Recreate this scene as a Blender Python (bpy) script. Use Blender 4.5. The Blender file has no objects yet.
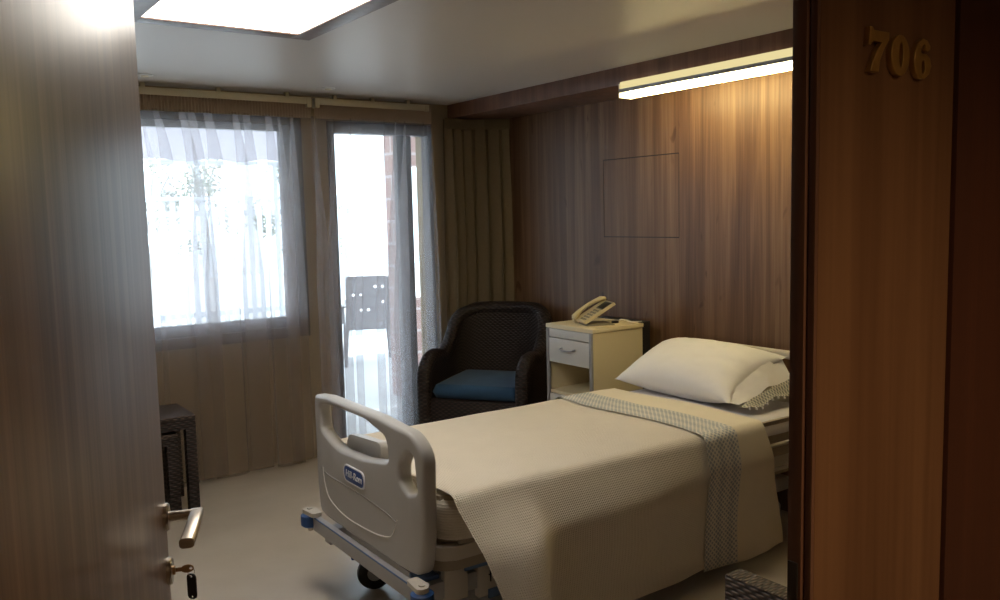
import bpy, bmesh, math, random
from mathutils import Vector, Matrix, noise
PI = math.pi
random.seed(706)
S = bpy.context.scene
COL = S.collection

# ------------------------------------------------------------ camera, world, sun, exposure
cam_d = bpy.data.cameras.new('camera'); cam = bpy.data.objects.new('camera', cam_d); COL.objects.link(cam)
cam_d.sensor_width = 36.0; cam_d.lens = 853 * 36 / 1000.0; cam_d.clip_start = 0.02; cam_d.clip_end = 200
R = Matrix(((0.81264176, 0.07653009, -0.57771664),
            (-0.58228569, 0.06649266, -0.81026051),
            (-0.02359539, 0.99484766, 0.09859708)))
cam.matrix_world = Matrix.Translation((0, 0, 1.6)) @ R.to_4x4()
S.camera = cam
S.view_settings.view_transform = 'Standard'; S.view_settings.look = 'None'
S.view_settings.gamma = 1; S.view_settings.use_curve_mapping = False
S.view_settings.exposure = 0.48
S.cycles.use_denoising = True
S.cycles.max_bounces = 10; S.cycles.diffuse_bounces = 6; S.cycles.transparent_max_bounces = 24
S.cycles.sample_clamp_indirect = 6.0

world = bpy.data.worlds.new('sky'); S.world = world; world.use_nodes = True
wn = world.node_tree.nodes; bg = wn['Background']
bg.inputs['Color'].default_value = (0.76, 0.90, 1.0, 1); bg.inputs['Strength'].default_value = 3.8

sun_d = bpy.data.lights.new('sun', 'SUN'); sun = bpy.data.objects.new('sun', sun_d); COL.objects.link(sun)
sun_d.energy = 9.0; sun_d.angle = 0.01; sun_d.color = (1, 0.96, 0.9)
sun.rotation_euler = Vector((0.45, 0.30, -0.85)).to_track_quat('-Z', 'Y').to_euler()

LAMP_PANEL = 7.0      # ceiling light panel, neutral white
WALL_TUBE = 48.0      # warm tube over the bed
HALL_FILL = 44.0      # added, unseen corridor downlight (W)

# ------------------------------------------------------------ constants (metres)
YW, XW, XF, ZC, ZF = 5.33, 3.77, 3.371, 2.405, 2.306
YD0, YD1 = 0.657, 0.705

# ------------------------------------------------------------ materials
def nmat(name):
    m = bpy.data.materials.new(name); m.use_nodes = True
    nt = m.node_tree; return m, nt, nt.nodes['Principled BSDF']
def L(nt, a, ai, b, bi): nt.links.new(a.outputs[ai], b.inputs[bi])
def plain(name, col, rough=0.5, metal=0.0, var=0.06, scale=30, bump=0.0, spec=0.5, coat=0.0):
    """base colour with a gentle procedural variation"""
    m, nt, p = nmat(name)
    tc = nt.nodes.new('ShaderNodeTexCoord'); nz = nt.nodes.new('ShaderNodeTexNoise')
    nz.inputs['Scale'].default_value = scale; nz.inputs['Detail'].default_value = 3
    L(nt, tc, 'Object', nz, 'Vector')
    mx = nt.nodes.new('ShaderNodeMix'); mx.data_type = 'RGBA'
    mx.inputs[6].default_value = tuple(c * (1 - var) for c in col) + (1,)
    mx.inputs[7].default_value = tuple(min(1, c * (1 + var)) for c in col) + (1,)
    L(nt, nz, 'Fac', mx, 0); nt.links.new(mx.outputs[2], p.inputs['Base Color'])
    p.inputs['Roughness'].default_value = rough; p.inputs['Metallic'].default_value = metal
    p.inputs['Specular IOR Level'].default_value = spec; p.inputs['Coat Weight'].default_value = coat
    if bump:
        b = nt.nodes.new('ShaderNodeBump'); b.inputs['Strength'].default_value = bump; b.inputs['Distance'].default_value = 0.004
        L(nt, nz, 'Fac', b, 'Height'); L(nt, b, 'Normal', p, 'Normal')
    return m
def wood(name, dark, mid, light, rough=0.45, scale=1.0, knots=True, spec=0.4, boards=0.0, sx=16):
    """vertical grain along object Z"""
    m, nt, p = nmat(name); N = nt.nodes.new
    tc = N('ShaderNodeTexCoord')
    mp = N('ShaderNodeMapping'); mp.inputs['Scale'].default_value = (sx * scale, sx * scale, 0.55 * scale)
    L(nt, tc, 'Object', mp, 'Vector')
    n1 = N('ShaderNodeTexNoise'); n1.inputs['Scale'].default_value = 1.0; n1.inputs['Detail'].default_value = 5; n1.inputs['Distortion'].default_value = 0.6
    L(nt, mp, 'Vector', n1, 'Vector')
    mp2 = N('ShaderNodeMapping'); mp2.inputs['Scale'].default_value = (110 * scale, 110 * scale, 2.2 * scale)
    L(nt, tc, 'Object', mp2, 'Vector')
    n2 = N('ShaderNodeTexNoise'); n2.inputs['Scale'].default_value = 1.0; n2.inputs['Detail'].default_value = 3
    L(nt, mp2, 'Vector', n2, 'Vector')
    ad = N('ShaderNodeMath'); ad.operation = 'MULTIPLY_ADD'; ad.inputs[1].default_value = 0.35
    L(nt, n2, 'Fac', ad, 0); L(nt, n1, 'Fac', ad, 2)
    cr = N('ShaderNodeValToRGB'); e = cr.color_ramp.elements
    e[0].position = 0.42; e[0].color = dark + (1,); e[1].position = 0.88; e[1].color = light + (1,)
    k = cr.color_ramp.elements.new(0.66); k.color = mid + (1,)
    L(nt, ad, 0, cr, 'Fac')
    out = cr.outputs['Color']
    if knots:
        mp3 = N('ShaderNodeMapping'); mp3.inputs['Scale'].default_value = (7, 7, 2.4); L(nt, tc, 'Object', mp3, 'Vector')
        n3 = N('ShaderNodeTexNoise'); n3.inputs['Scale'].default_value = 1.3; n3.inputs['Detail'].default_value = 1; n3.inputs['Distortion'].default_value = 1.5
        L(nt, mp3, 'Vector', n3, 'Vector')
        r3 = N('ShaderNodeValToRGB'); r3.color_ramp.elements[0].position = 0.70; r3.color_ramp.elements[1].position = 0.78
        L(nt, n3, 'Fac', r3, 'Fac')
        mx = N('ShaderNodeMix'); mx.data_type = 'RGBA'; mx.blend_type = 'MULTIPLY'
        mx.inputs[7].default_value = (0.55, 0.45, 0.38, 1)
        nt.links.new(r3.outputs['Color'], mx.inputs[0]); nt.links.new(out, mx.inputs[6]); out = mx.outputs[2]
    nt.links.new(out, p.inputs['Base Color'])
    p.inputs['Roughness'].default_value = rough; p.inputs['Specular IOR Level'].default_value = spec
    b = N('ShaderNodeBump'); b.inputs['Strength'].default_value = 0.15; b.inputs['Distance'].default_value = 0.001
    L(nt, n2, 'Fac', b, 'Height'); L(nt, b, 'Normal', p, 'Normal')
    return m
def wicker(name, dark, light, w=0.013, s=0.0075):
    m, nt, p = nmat(name); N = nt.nodes.new
    uv = N('ShaderNodeUVMap'); sp = N('ShaderNodeSeparateXYZ'); L(nt, uv, 'UV', sp, 0)
    def mth(op, a=None, b=None, va=None, vb=None):
        n = N('ShaderNodeMath'); n.operation = op
        if a is not None: nt.links.new(a, n.inputs[0])
        elif va is not None: n.inputs[0].default_value = va
        if b is not None: nt.links.new(b, n.inputs[1])
        elif vb is not None: n.inputs[1].default_value = vb
        return n.outputs[0]
    u, v = sp.outputs[0], sp.outputs[1]
    row = mth('FLOOR', mth('DIVIDE', v, vb=s))
    vs = mth('ABSOLUTE', mth('SINE', mth('MULTIPLY', v, vb=PI / s)))           # strand roundness
    us = mth('SINE', mth('ADD', mth('MULTIPLY', u, vb=PI / w), mth('MULTIPLY', row, vb=PI)))   # over / under
    hgt = mth('MULTIPLY', vs, mth('ADD', mth('MULTIPLY', us, vb=0.5), vb=0.5))
    cr = N('ShaderNodeValToRGB'); cr.color_ramp.elements[0].color = dark + (1,); cr.color_ramp.elements[1].color = light + (1,)
    cr.color_ramp.elements[0].position = 0.1; cr.color_ramp.elements[1].position = 0.8
    nt.links.new(hgt, cr.inputs['Fac']); L(nt, cr, 'Color', p, 'Base Color')
    b = N('ShaderNodeBump'); b.inputs['Strength'].default_value = 0.9; b.inputs['Distance'].default_value = 0.004
    nt.links.new(hgt, b.inputs['Height']); L(nt, b, 'Normal', p, 'Normal')
    p.inputs['Roughness'].default_value = 0.55
    return m
def fabric(name, col, rough=0.9, weave=0.0, s=0.008, var=0.04, strength=0.6):
    """woven cloth; weave > 0 adds a waffle relief in UV space (metres)"""
    m, nt, p = nmat(name); N = nt.nodes.new
    uv = N('ShaderNodeUVMap'); nz = N('ShaderNodeTexNoise'); nz.inputs['Scale'].default_value = 9; nz.inputs['Detail'].default_value = 4
    L(nt, uv, 'UV', nz, 'Vector')
    mx = N('ShaderNodeMix'); mx.data_type = 'RGBA'
    mx.inputs[6].default_value = tuple(c * (1 - var) for c in col) + (1,); mx.inputs[7].default_value = tuple(min(1, c * (1 + var)) for c in col) + (1,)
    L(nt, nz, 'Fac', mx, 0); nt.links.new(mx.outputs[2], p.inputs['Base Color'])
    p.inputs['Roughness'].default_value = rough; p.inputs['Specular IOR Level'].default_value = 0.15
    p.inputs['Sheen Weight'].default_value = 0.15
    if weave:
        sp = N('ShaderNodeSeparateXYZ'); L(nt, uv, 'UV', sp, 0)
        hs = []
        for i in (0, 1):
            a = N('ShaderNodeMath'); a.operation = 'MULTIPLY'; a.inputs[1].default_value = PI / s; nt.links.new(sp.outputs[i], a.inputs[0])
            b = N('ShaderNodeMath'); b.operation = 'SINE'; nt.links.new(a.outputs[0], b.inputs[0])
            c = N('ShaderNodeMath'); c.operation = 'ABSOLUTE'; nt.links.new(b.outputs[0], c.inputs[0]); hs.append(c)
        d = N('ShaderNodeMath'); d.operation = 'MULTIPLY'; nt.links.new(hs[0].outputs[0], d.inputs[0]); nt.links.new(hs[1].outputs[0], d.inputs[1])
        bp = N('ShaderNodeBump'); bp.inputs['Strength'].default_value = strength; bp.inputs['Distance'].default_value = weave
        nt.links.new(d.outputs[0], bp.inputs['Height']); L(nt, bp, 'Normal', p, 'Normal')
    return m
def sheer(name, col, col2, density, trans=0.5):
    m = bpy.data.materials.new(name); m.use_nodes = True; nt = m.node_tree; nt.nodes.clear(); N = nt.nodes.new
    o = N('ShaderNodeOutputMaterial'); t = N('ShaderNodeBsdfTransparent'); d = N('ShaderNodeBsdfDiffuse'); tr = N('ShaderNodeBsdfTranslucent')
    a = N('ShaderNodeMixShader'); b = N('ShaderNodeMixShader')
    uv = N('ShaderNodeUVMap'); nz = N('ShaderNodeTexNoise'); nz.inputs['Scale'].default_value = 3; L(nt, uv, 'UV', nz, 'Vector')
    mx = N('ShaderNodeMix'); mx.data_type = 'RGBA'; mx.inputs[6].default_value = tuple(c * .95 for c in col) + (1,); mx.inputs[7].default_value = tuple(c * 1.05 for c in col) + (1,)
    L(nt, nz, 'Fac', mx, 0); nt.links.new(mx.outputs[2], d.inputs['Color']); tr.inputs['Color'].default_value = col2 + (1,)
    b.inputs[0].default_value = density
    a.inputs[0].default_value = trans; L(nt, d, 0, a, 1); L(nt, tr, 0, a, 2)
    L(nt, t, 0, b, 1); L(nt, a, 0, b, 2); L(nt, b, 0, o, 'Surface')
    return m
def glow(name, col, strength):
    m = bpy.data.materials.new(name); m.use_nodes = True; nt = m.node_tree; nt.nodes.clear()
    o = nt.nodes.new('ShaderNodeOutputMaterial'); e = nt.nodes.new('ShaderNodeEmission')
    e.inputs['Color'].default_value = col + (1,); e.inputs['Strength'].default_value = strength; L(nt, e, 0, o, 'Surface'); return m
def brick_mat(name, col, mortar):
    m, nt, p = nmat(name); N = nt.nodes.new
    uv = N('ShaderNodeUVMap'); b = N('ShaderNodeTexBrick'); b.inputs['Scale'].default_value = 1.0
    b.inputs['Brick Width'].default_value = 0.6; b.inputs['Row Height'].default_value = 0.2; b.inputs['Mortar Size'].default_value = 0.012
    b.inputs['Color1'].default_value = col + (1,); b.inputs['Color2'].default_value = tuple(c * 0.9 for c in col) + (1,); b.inputs['Mortar'].default_value = mortar + (1,)
    L(nt, uv, 'UV', b, 'Vector'); L(nt, b, 'Color', p, 'Base Color'); p.inputs['Roughness'].default_value = 0.85
    return m
def floor_mat():
    m, nt, p = nmat('vinyl floor'); N = nt.nodes.new
    tc = N('ShaderNodeTexCoord'); nz = N('ShaderNodeTexNoise'); nz.inputs['Scale'].default_value = 2.2; nz.inputs['Detail'].default_value = 6
    L(nt, tc, 'Object', nz, 'Vector')
    cr = N('ShaderNodeValToRGB'); cr.color_ramp.elements[0].color = (0.45, 0.395, 0.325, 1); cr.color_ramp.elements[1].color = (0.52, 0.46, 0.385, 1)
    cr.color_ramp.elements[0].position = 0.35; cr.color_ramp.elements[1].position = 0.65
    L(nt, nz, 'Fac', cr, 'Fac'); L(nt, cr, 'Color', p, 'Base Color')
    p.inputs['Roughness'].default_value = 0.28; p.inputs['Specular IOR Level'].default_value = 0.4
    return m
def lace_mat(name, base, thread):
    """embroidered openwork band: rows of small diamonds in UV metres (u across the band, v along it)"""
    m, nt, p = nmat(name); N = nt.nodes.new
    uv = N('ShaderNodeUVMap'); sp = N('ShaderNodeSeparateXYZ'); L(nt, uv, 'UV', sp, 0)
    def mth(op, a, b=None, vb=None):
        n = N('ShaderNodeMath'); n.operation = op; nt.links.new(a, n.inputs[0])
        if b is not None: nt.links.new(b, n.inputs[1])
        elif vb is not None: n.inputs[1].default_value = vb
        return n.outputs[0]
    u, v = sp.outputs[0], sp.outputs[1]
    a = mth('SINE', mth('MULTIPLY', mth('ADD', u, v), vb=PI / 0.024)); b = mth('SINE', mth('MULTIPLY', mth('SUBTRACT', u, v), vb=PI / 0.024))
    d = mth('ABSOLUTE', mth('MULTIPLY', a, b))
    c = mth('SINE', mth('MULTIPLY', u, vb=2 * PI / 0.07))
    nz = N('ShaderNodeTexNoise'); nz.inputs['Scale'].default_value = 70; L(nt, uv, 'UV', nz, 'Vector')
    f = mth('ADD', mth('ADD', mth('MULTIPLY', d, vb=0.75), mth('MULTIPLY', c, vb=0.12)), mth('MULTIPLY', nz.outputs['Fac'], vb=0.35))
    cr = N('ShaderNodeValToRGB'); cr.color_ramp.elements[0].position = 0.3; cr.color_ramp.elements[1].position = 0.72
    cr.color_ramp.elements[0].color = base + (1,); cr.color_ramp.elements[1].color = thread + (1,)
    nt.links.new(f, cr.inputs['Fac']); L(nt, cr, 'Color', p, 'Base Color'); p.inputs['Roughness'].default_value = 0.9
    bp = N('ShaderNodeBump'); bp.inputs['Strength'].default_value = 0.7; bp.inputs['Distance'].default_value = 0.003
    nt.links.new(f, bp.inputs['Height']); L(nt, bp, 'Normal', p, 'Normal')
    return m
def glass_mat():
    m = bpy.data.materials.new('clear glass'); m.use_nodes = True; nt = m.node_tree; nt.nodes.clear(); N = nt.nodes.new
    o = N('ShaderNodeOutputMaterial'); t = N('ShaderNodeBsdfTransparent'); g = N('ShaderNodeBsdfGlossy'); mx = N('ShaderNodeMixShader')
    t.inputs['Color'].default_value = (0.94, 0.97, 0.98, 1); g.inputs['Roughness'].default_value = 0.02; mx.inputs[0].default_value = 0.05
    L(nt, t, 0, mx, 1); L(nt, g, 0, mx, 2); L(nt, mx, 0, o, 'Surface'); return m

M = dict(
    floor=floor_mat(),
    ceiling=plain('ceiling paint', (0.60, 0.55, 0.50), 0.42, var=0.01, scale=3),
    wall=plain('beige wall paint', (0.34, 0.27, 0.18), 0.8, var=0.02, scale=5),
    headwood=wood('walnut wall panelling', (0.072, 0.033, 0.017), (0.134, 0.068, 0.035), (0.215, 0.123, 0.063), 0.42),
    fascia=wood('fascia wood', (0.10, 0.045, 0.028), (0.15, 0.07, 0.043), (0.20, 0.10, 0.062), 0.45, knots=False),
    doorwood=wood('door veneer', (0.070, 0.040, 0.026), (0.135, 0.080, 0.052), (0.205, 0.128, 0.085), 0.36, knots=False, spec=0.42, sx=26),
    jamb=wood('jamb wood', (0.125, 0.056, 0.025), (0.165, 0.077, 0.036), (0.205, 0.10, 0.047), 0.5, knots=False),
    panel2=wood('dark reddish panel', (0.055, 0.017, 0.009), (0.068, 0.022, 0.011), (0.08, 0.026, 0.013), 0.5, knots=False),
    gap=plain('dark seam', (0.02, 0.012, 0.01), 0.8),
    alu=plain('dark anodised aluminium', (0.055, 0.05, 0.05), 0.4, 0.3),
    glass=glass_mat(),
    sheer=sheer('sheer voile', (0.38, 0.295, 0.21), (0.80, 0.78, 0.82), 0.29, 0.62),
    tape=plain('pleat tape', (0.46, 0.37, 0.28), 0.9, bump=0.3, scale=90),
    drape=plain('olive brown drape', (0.19, 0.145, 0.085), 0.92, var=0.1, scale=60, bump=0.2),
    rail=plain('ivory curtain rail', (0.56, 0.52, 0.40), 0.5, var=0.02),
    white=plain('white paint', (0.72, 0.70, 0.66), 0.45, var=0.02),
    panel_glow=glow('light panel diffuser', (1.0, 0.93, 0.84), LAMP_PANEL),
    tube_glow=glow('warm tube diffuser', (1.0, 0.81, 0.37), WALL_TUBE),
    lens_glow=glow('cream lens', (0.95, 0.80, 0.40), 0.62),
    fixture=plain('cream fixture housing', (0.75, 0.68, 0.50), 0.4, var=0.02),
    lampframe=wood('lamp frame wood', (0.10, 0.06, 0.045), (0.15, 0.09, 0.065), (0.19, 0.12, 0.09), 0.4, knots=False),
    bedplast=plain('grey bed plastic', (0.47, 0.46, 0.45), 0.38, var=0.02),
    bedcream=plain('cream bed plastic', (0.56, 0.52, 0.45), 0.4, var=0.02),
    bedmetal=plain('painted bed steel', (0.40, 0.40, 0.41), 0.35, 0.3, var=0.03),
    groove=plain('moulded groove', (0.24, 0.23, 0.22), 0.5),
    badge=plain('blue badge', (0.035, 0.085, 0.30), 0.35),
    badgetext=plain('white lettering', (0.80, 0.82, 0.86), 0.5),
    blue=plain('blue bumper plastic', (0.02, 0.075, 0.24), 0.4),
    bluepanel=plain('blue frame cover', (0.10, 0.19, 0.40), 0.45),
    rubber=plain('black rubber', (0.018, 0.018, 0.02), 0.6),
    black=plain('black plastic', (0.012, 0.012, 0.014), 0.5),
    steel=plain('brushed steel', (0.40, 0.35, 0.29), 0.30, 1.0, scale=120),
    darksteel=plain('dark steel', (0.09, 0.08, 0.075), 0.4, 0.8),
    brass=plain('aged brass', (0.42, 0.235, 0.068), 0.40, 0.5, var=0.35, scale=60),
    keymetal=plain('key brass', (0.34, 0.22, 0.12), 0.4, 0.9),
    waffle=fabric('waffle blanket', (0.77, 0.70, 0.59), weave=0.0034, s=0.0085, strength=0.75),
    sheet=fabric('cream sheet', (0.78, 0.71, 0.57), var=0.03),
    undersheet=fabric('white under sheet', (0.68, 0.65, 0.66), var=0.02),
    pillow=fabric('pillowcase cotton', (0.80, 0.78, 0.77), var=0.03),
    lace=lace_mat('embroidered band', (0.72, 0.68, 0.61), (0.34, 0.38, 0.42)),
    lace2=lace_mat('pillow trim', (0.66, 0.62, 0.52), (0.24, 0.25, 0.24)),
    mattress=plain('mattress cover', (0.34, 0.29, 0.22), 0.7, var=0.03),
    nsbody=plain('cream laminate', (0.74, 0.64, 0.42), 0.45, var=0.02),
    nsfront=plain('white laminate front', (0.60, 0.58, 0.54), 0.4, var=0.02),
    greyalu=plain('grey edge strip', (0.34, 0.34, 0.36), 0.4, 0.4),
    phone=plain('ivory phone plastic', (0.60, 0.50, 0.29), 0.4, var=0.02),
    phonekey=plain('phone key grey', (0.26, 0.23, 0.17), 0.5),
    wicker=wicker('dark brown wicker', (0.005, 0.0025, 0.0025), (0.040, 0.019, 0.016), w=0.022, s=0.013),
    wicker2=wicker('brown wicker', (0.02, 0.012, 0.01), (0.14, 0.095, 0.07), w=0.02, s=0.010),
    bluecush=fabric('blue seat fabric', (0.035, 0.085, 0.165), var=0.15),
    terrace=plain('pale terrace paving', (0.66, 0.66, 0.66), 0.8, var=0.04, scale=2),
    render=plain('white render', (0.70, 0.69, 0.70), 0.9, var=0.02),
    brick=brick_mat('pinkish brick', (0.46, 0.30, 0.27), (0.62, 0.56, 0.54)),
    resin=plain('dark resin', (0.19, 0.18, 0.19), 0.5),
    awning=plain('white awning cloth', (0.44, 0.42, 0.46), 0.9),
    leaf=plain('leaf green', (0.20, 0.23, 0.17), 0.5, var=0.5, scale=6),
    bark=plain('bark', (0.36, 0.35, 0.34), 0.9),
    fencewhite=plain('white fence paint', (0.62, 0.66, 0.72), 0.6),
)

# ------------------------------------------------------------ mesh helpers
def bx(bm, x0, x1, y0, y1, z0, z1, bev=0.0, seg=2, T=None):
    t = bmesh.new(); bmesh.ops.create_cube(t, size=1.0)
    for v in t.verts:
        v.co = Vector((x0 + (v.co.x + .5) * (x1 - x0), y0 + (v.co.y + .5) * (y1 - y0), z0 + (v.co.z + .5) * (z1 - z0)))
    if bev: bmesh.ops.bevel(t, geom=list(t.edges), offset=bev, segments=seg, profile=0.6, affect='EDGES')
    join(bm, t, T)
def join(bm, t, T=None):
    if T is not None: bmesh.ops.transform(t, matrix=T, verts=t.verts)
    me = bpy.data.meshes.new('tmp'); t.to_mesh(me); t.free(); bm.from_mesh(me); bpy.data.meshes.remove(me)
def tube(bm, pts, r, n=10, closed=False, caps=True, sq=None):
    P = [Vector(p) for p in pts]; k = len(P)
    rs = r if isinstance(r, (list, tuple)) else [r] * k
    rings = []; up = None
    for i in range(k):
        a = P[(i - 1) % k] if closed or i > 0 else P[i]; b = P[(i + 1) % k] if closed or i < k - 1 else P[i]
        t = (b - a).normalized()
        if up is None:
            up = Vector((0, 0, 1)) if abs(t.z) < 0.9 else Vector((1, 0, 0))
        u = (up - t * up.dot(t)).normalized(); up = u; w = t.cross(u)
        ring = []
        for j in range(n):
            an = 2 * PI * j / n
            ca, sa = math.cos(an), math.sin(an)
            if sq: ca, sa = ca * sq[0], sa * sq[1]
            ring.append(bm.verts.new(P[i] + (u * ca + w * sa) * rs[i]))
        rings.append(ring)
    m = k if closed else k - 1
    for i in range(m):
        A, B = rings[i], rings[(i + 1) % k]
        for j in range(n): bm.faces.new((A[j], A[(j + 1) % n], B[(j + 1) % n], B[j]))
    if caps and not closed:
        bm.faces.new(list(reversed(rings[0]))); bm.faces.new(rings[-1])
def lathe(bm, prof, n=24, T=None):
    t = bmesh.new(); rings = []
    for (r, z) in prof:
        rings.append([t.verts.new((r * math.cos(2 * PI * j / n), r * math.sin(2 * PI * j / n), z)) for j in range(n)])
    for A, B in zip(rings, rings[1:]):
        for j in range(n): t.faces.new((A[j], A[(j + 1) % n], B[(j + 1) % n], B[j]))
    t.faces.new(list(reversed(rings[0]))); t.faces.new(rings[-1]); join(bm, t, T)
def prism(bm, outline, d0, d1, T=None, bev=0.0, seg=2):
    """outline in XY extruded from z=d0 to z=d1"""
    t = bmesh.new(); a = [t.verts.new((x, y, d0)) for x, y in outline]; b = [t.verts.new((x, y, d1)) for x, y in outline]
    t.faces.new(list(reversed(a))); t.faces.new(b); k = len(a)
    for i in range(k): t.faces.new((a[i], a[(i + 1) % k], b[(i + 1) % k], b[i]))
    if bev:
        es = [e for e in t.edges if all(len(f.verts) != 4 or k == 4 for f in e.link_faces) or any(len(f.verts) == k for f in e.link_faces)]
        bmesh.ops.bevel(t, geom=es, offset=bev, segments=seg, profile=0.6, affect='EDGES')
    join(bm, t, T)
def grid(bm, fn, nu, nv, uvfn=None):
    V = [[bm.verts.new(fn(i / nu, j / nv)) for j in range(nv + 1)] for i in range(nu + 1)]
    uvl = bm.loops.layers.uv.verify() if uvfn else None
    for i in range(nu):
        for j in range(nv):
            f = bm.faces.new((V[i][j], V[i + 1][j], V[i + 1][j + 1], V[i][j + 1]))
            if uvfn:
                for lp, (a, b) in zip(f.loops, ((i, j), (i + 1, j), (i + 1, j + 1), (i, j + 1))): lp[uvl].uv = uvfn(a / nu, b / nv)
def rpoly(pts, n=6):
    """polygon with rounded corners; pts = (x, y, radius)"""
    out = []; k = len(pts)
    for i in range(k):
        p = Vector(pts[i][:2]); a = Vector(pts[i - 1][:2]); b = Vector(pts[(i + 1) % k][:2]); r = pts[i][2]
        if r <= 0: out.append(tuple(p)); continue
        da, db = (a - p).normalized(), (b - p).normalized()
        ang = da.angle(db); d = min(r / math.tan(ang / 2), (a - p).length * .49, (b - p).length * .49)
        A, B = p + da * d, p + db * d
        for q in range(n + 1):
            t = q / n; out.append(tuple((1 - t) ** 2 * A + 2 * t * (1 - t) * p + t * t * B))
    return out
def shape(loops, half, bev=0.0, T=None, cuts=None, warp=None, segs=3):
    """flat outline with holes (XY) given thickness; returns a bmesh"""
    c = bpy.data.curves.new('tmp', 'CURVE'); c.dimensions = '2D'; c.fill_mode = 'BOTH'
    c.extrude = max(half - bev, 0.0001); c.bevel_depth = bev; c.bevel_resolution = segs; c.offset = -bev
    for lp in loops:
        s = c.splines.new('POLY'); s.points.add(len(lp) - 1); s.use_cyclic_u = True
        for p, q in zip(s.points, lp): p.co = (q[0], q[1], 0, 1)
    return curve_bm(c, T, cuts, warp)
def curve_bm(c, T=None, cuts=None, warp=None):
    o = bpy.data.objects.new('tmp', c); COL.objects.link(o)
    dg = bpy.context.evaluated_depsgraph_get(); me = bpy.data.meshes.new_from_object(o.evaluated_get(dg))
    bpy.data.objects.remove(o); bpy.data.curves.remove(c)
    bm = bmesh.new(); bm.from_mesh(me); bpy.data.meshes.remove(me)
    bmesh.ops.remove_doubles(bm, verts=bm.verts, dist=1e-5)
    for co, no in (cuts or []):
        bmesh.ops.bisect_plane(bm, geom=list(bm.verts) + list(bm.edges) + list(bm.faces), plane_co=co, plane_no=no, dist=1e-6)
    if warp:
        for v in bm.verts: v.co = warp(v.co)
    if T is not None: bmesh.ops.transform(bm, matrix=T, verts=bm.verts)
    return bm
def text_bm(body, size, depth, T=None, shear=0.0):
    c = bpy.data.curves.new('tmp', 'FONT'); c.body = body; c.size = size; c.extrude = depth; c.align_x = 'CENTER'; c.align_y = 'CENTER'; c.shear = shear
    return curve_bm(c, T)
def obj(name, bm, mat, parent=None, smooth=35, uv=True, solid=0.0):
    if solid:
        pass
    else:
        bmesh.ops.recalc_face_normals(bm, faces=bm.faces)
    if uv and not bm.loops.layers.uv:
        l = bm.loops.layers.uv.new('UVMap'); bm.normal_update()
        for f in bm.faces:
            n = f.normal; ax = max(range(3), key=lambda i: abs(n[i]))
            for lp in f.loops:
                co = lp.vert.co
                lp[l].uv = (co.y, co.z) if ax == 0 else (co.x, co.z) if ax == 1 else (co.x, co.y)
    me = bpy.data.meshes.new(name); bm.to_mesh(me); bm.free()
    if smooth:
        for p in me.polygons: p.use_smooth = True
        me.set_sharp_from_angle(angle=math.radians(smooth))
    me.materials.append(M[mat]); o = bpy.data.objects.new(name, me); COL.objects.link(o)
    if parent: o.parent = parent
    return o
def tag(o, label, cat, group=None, kind=None):
    o['label'] = label; o['category'] = cat
    if group: o['group'] = group
    if kind: o['kind'] = kind
    return o
def thing(name, label, cat, loc=(0, 0, 0), rz=0.0, group=None):
    e = bpy.data.objects.new(name, None); COL.objects.link(e); e.location = loc; e.rotation_euler = (0, 0, rz); e.empty_display_size = 0.1
    return tag(e, label, cat, group)
def struct(name, bm, mat, parent=None, label=None, cat=None, **k):
    o = obj(name, bm, mat, parent, **k)
    if not parent:
        o['kind'] = 'structure'
        o['label'] = label or ''; o['category'] = cat or ''
    return o
def NB(): return bmesh.new()
def BOX(*a, **k):
    b = NB(); bx(b, *a, **k); return b

# ============================================================ SETTING
struct('floor', BOX(-2.2, 3.95, -2.3, 5.56, -0.12, 0.0), 'floor', label='pale beige glossy vinyl floor under the hospital bed', cat='floor')
struct('ceiling', BOX(-2.2, 3.95, -2.3, 5.56, ZC, ZC + 0.12), 'ceiling', label='flat greige painted ceiling over the whole room', cat='ceiling')
# window wall with two openings
WX0, WX1, WZ0, WZ1 = 0.35, 2.238, 0.835, 2.26
DX0, DX1, DZ1 = 2.42, 3.222, 2.25
b = NB()
for x0, x1, z0, z1 in ((-1.15, WX0, 0, ZC), (WX0, WX1, 0, WZ0), (WX0, WX1, WZ1, ZC), (WX1, DX0, 0, ZC), (DX0, DX1, DZ1, ZC), (DX1, 3.95, 0, ZC)):
    bx(b, x0, x1, YW, YW + 0.22, z0, z1)
struct('wall_back', b, 'wall', label='beige wall holding the window and balcony door', cat='wall', smooth=0)
struct('wall_right', BOX(XW, XW + 0.18, YD1, YW, 0, ZC), 'headwood', label='walnut panelled wall behind the head of the bed', cat='wall', smooth=0)
struct('wall_left', BOX(-1.15, -1.0, YD1, YW, 0, ZC), 'wall', label='beige wall on the left behind the open door', cat='wall', smooth=0)
# doorway wall: left of the opening, lintel, right number panel
b = NB()
bx(b, -2.2, -0.07, YD0, YD1, 0, ZC); bx(b, -0.07, 0.974, YD0, YD1, 2.36, ZC); bx(b, 0.974, 1.306, YD0, 0.690, 0, ZC)
struct('wall_front', b, 'jamb', label='brown wood panel with the brass room number beside the doorway', cat='wall', smooth=0)
struct('wall_front_panel', BOX(1.314, 3.95, YD0 - 0.004, YD1, 0, ZC, bev=0.001), 'panel2', label='darker reddish wood panel at the right edge', cat='wall')
struct('trim_1', BOX(1.306, 1.314, YD0 + 0.012, YD1, 0, ZC), 'gap', label='dark vertical groove right of the number panel', cat='trim')
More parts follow.
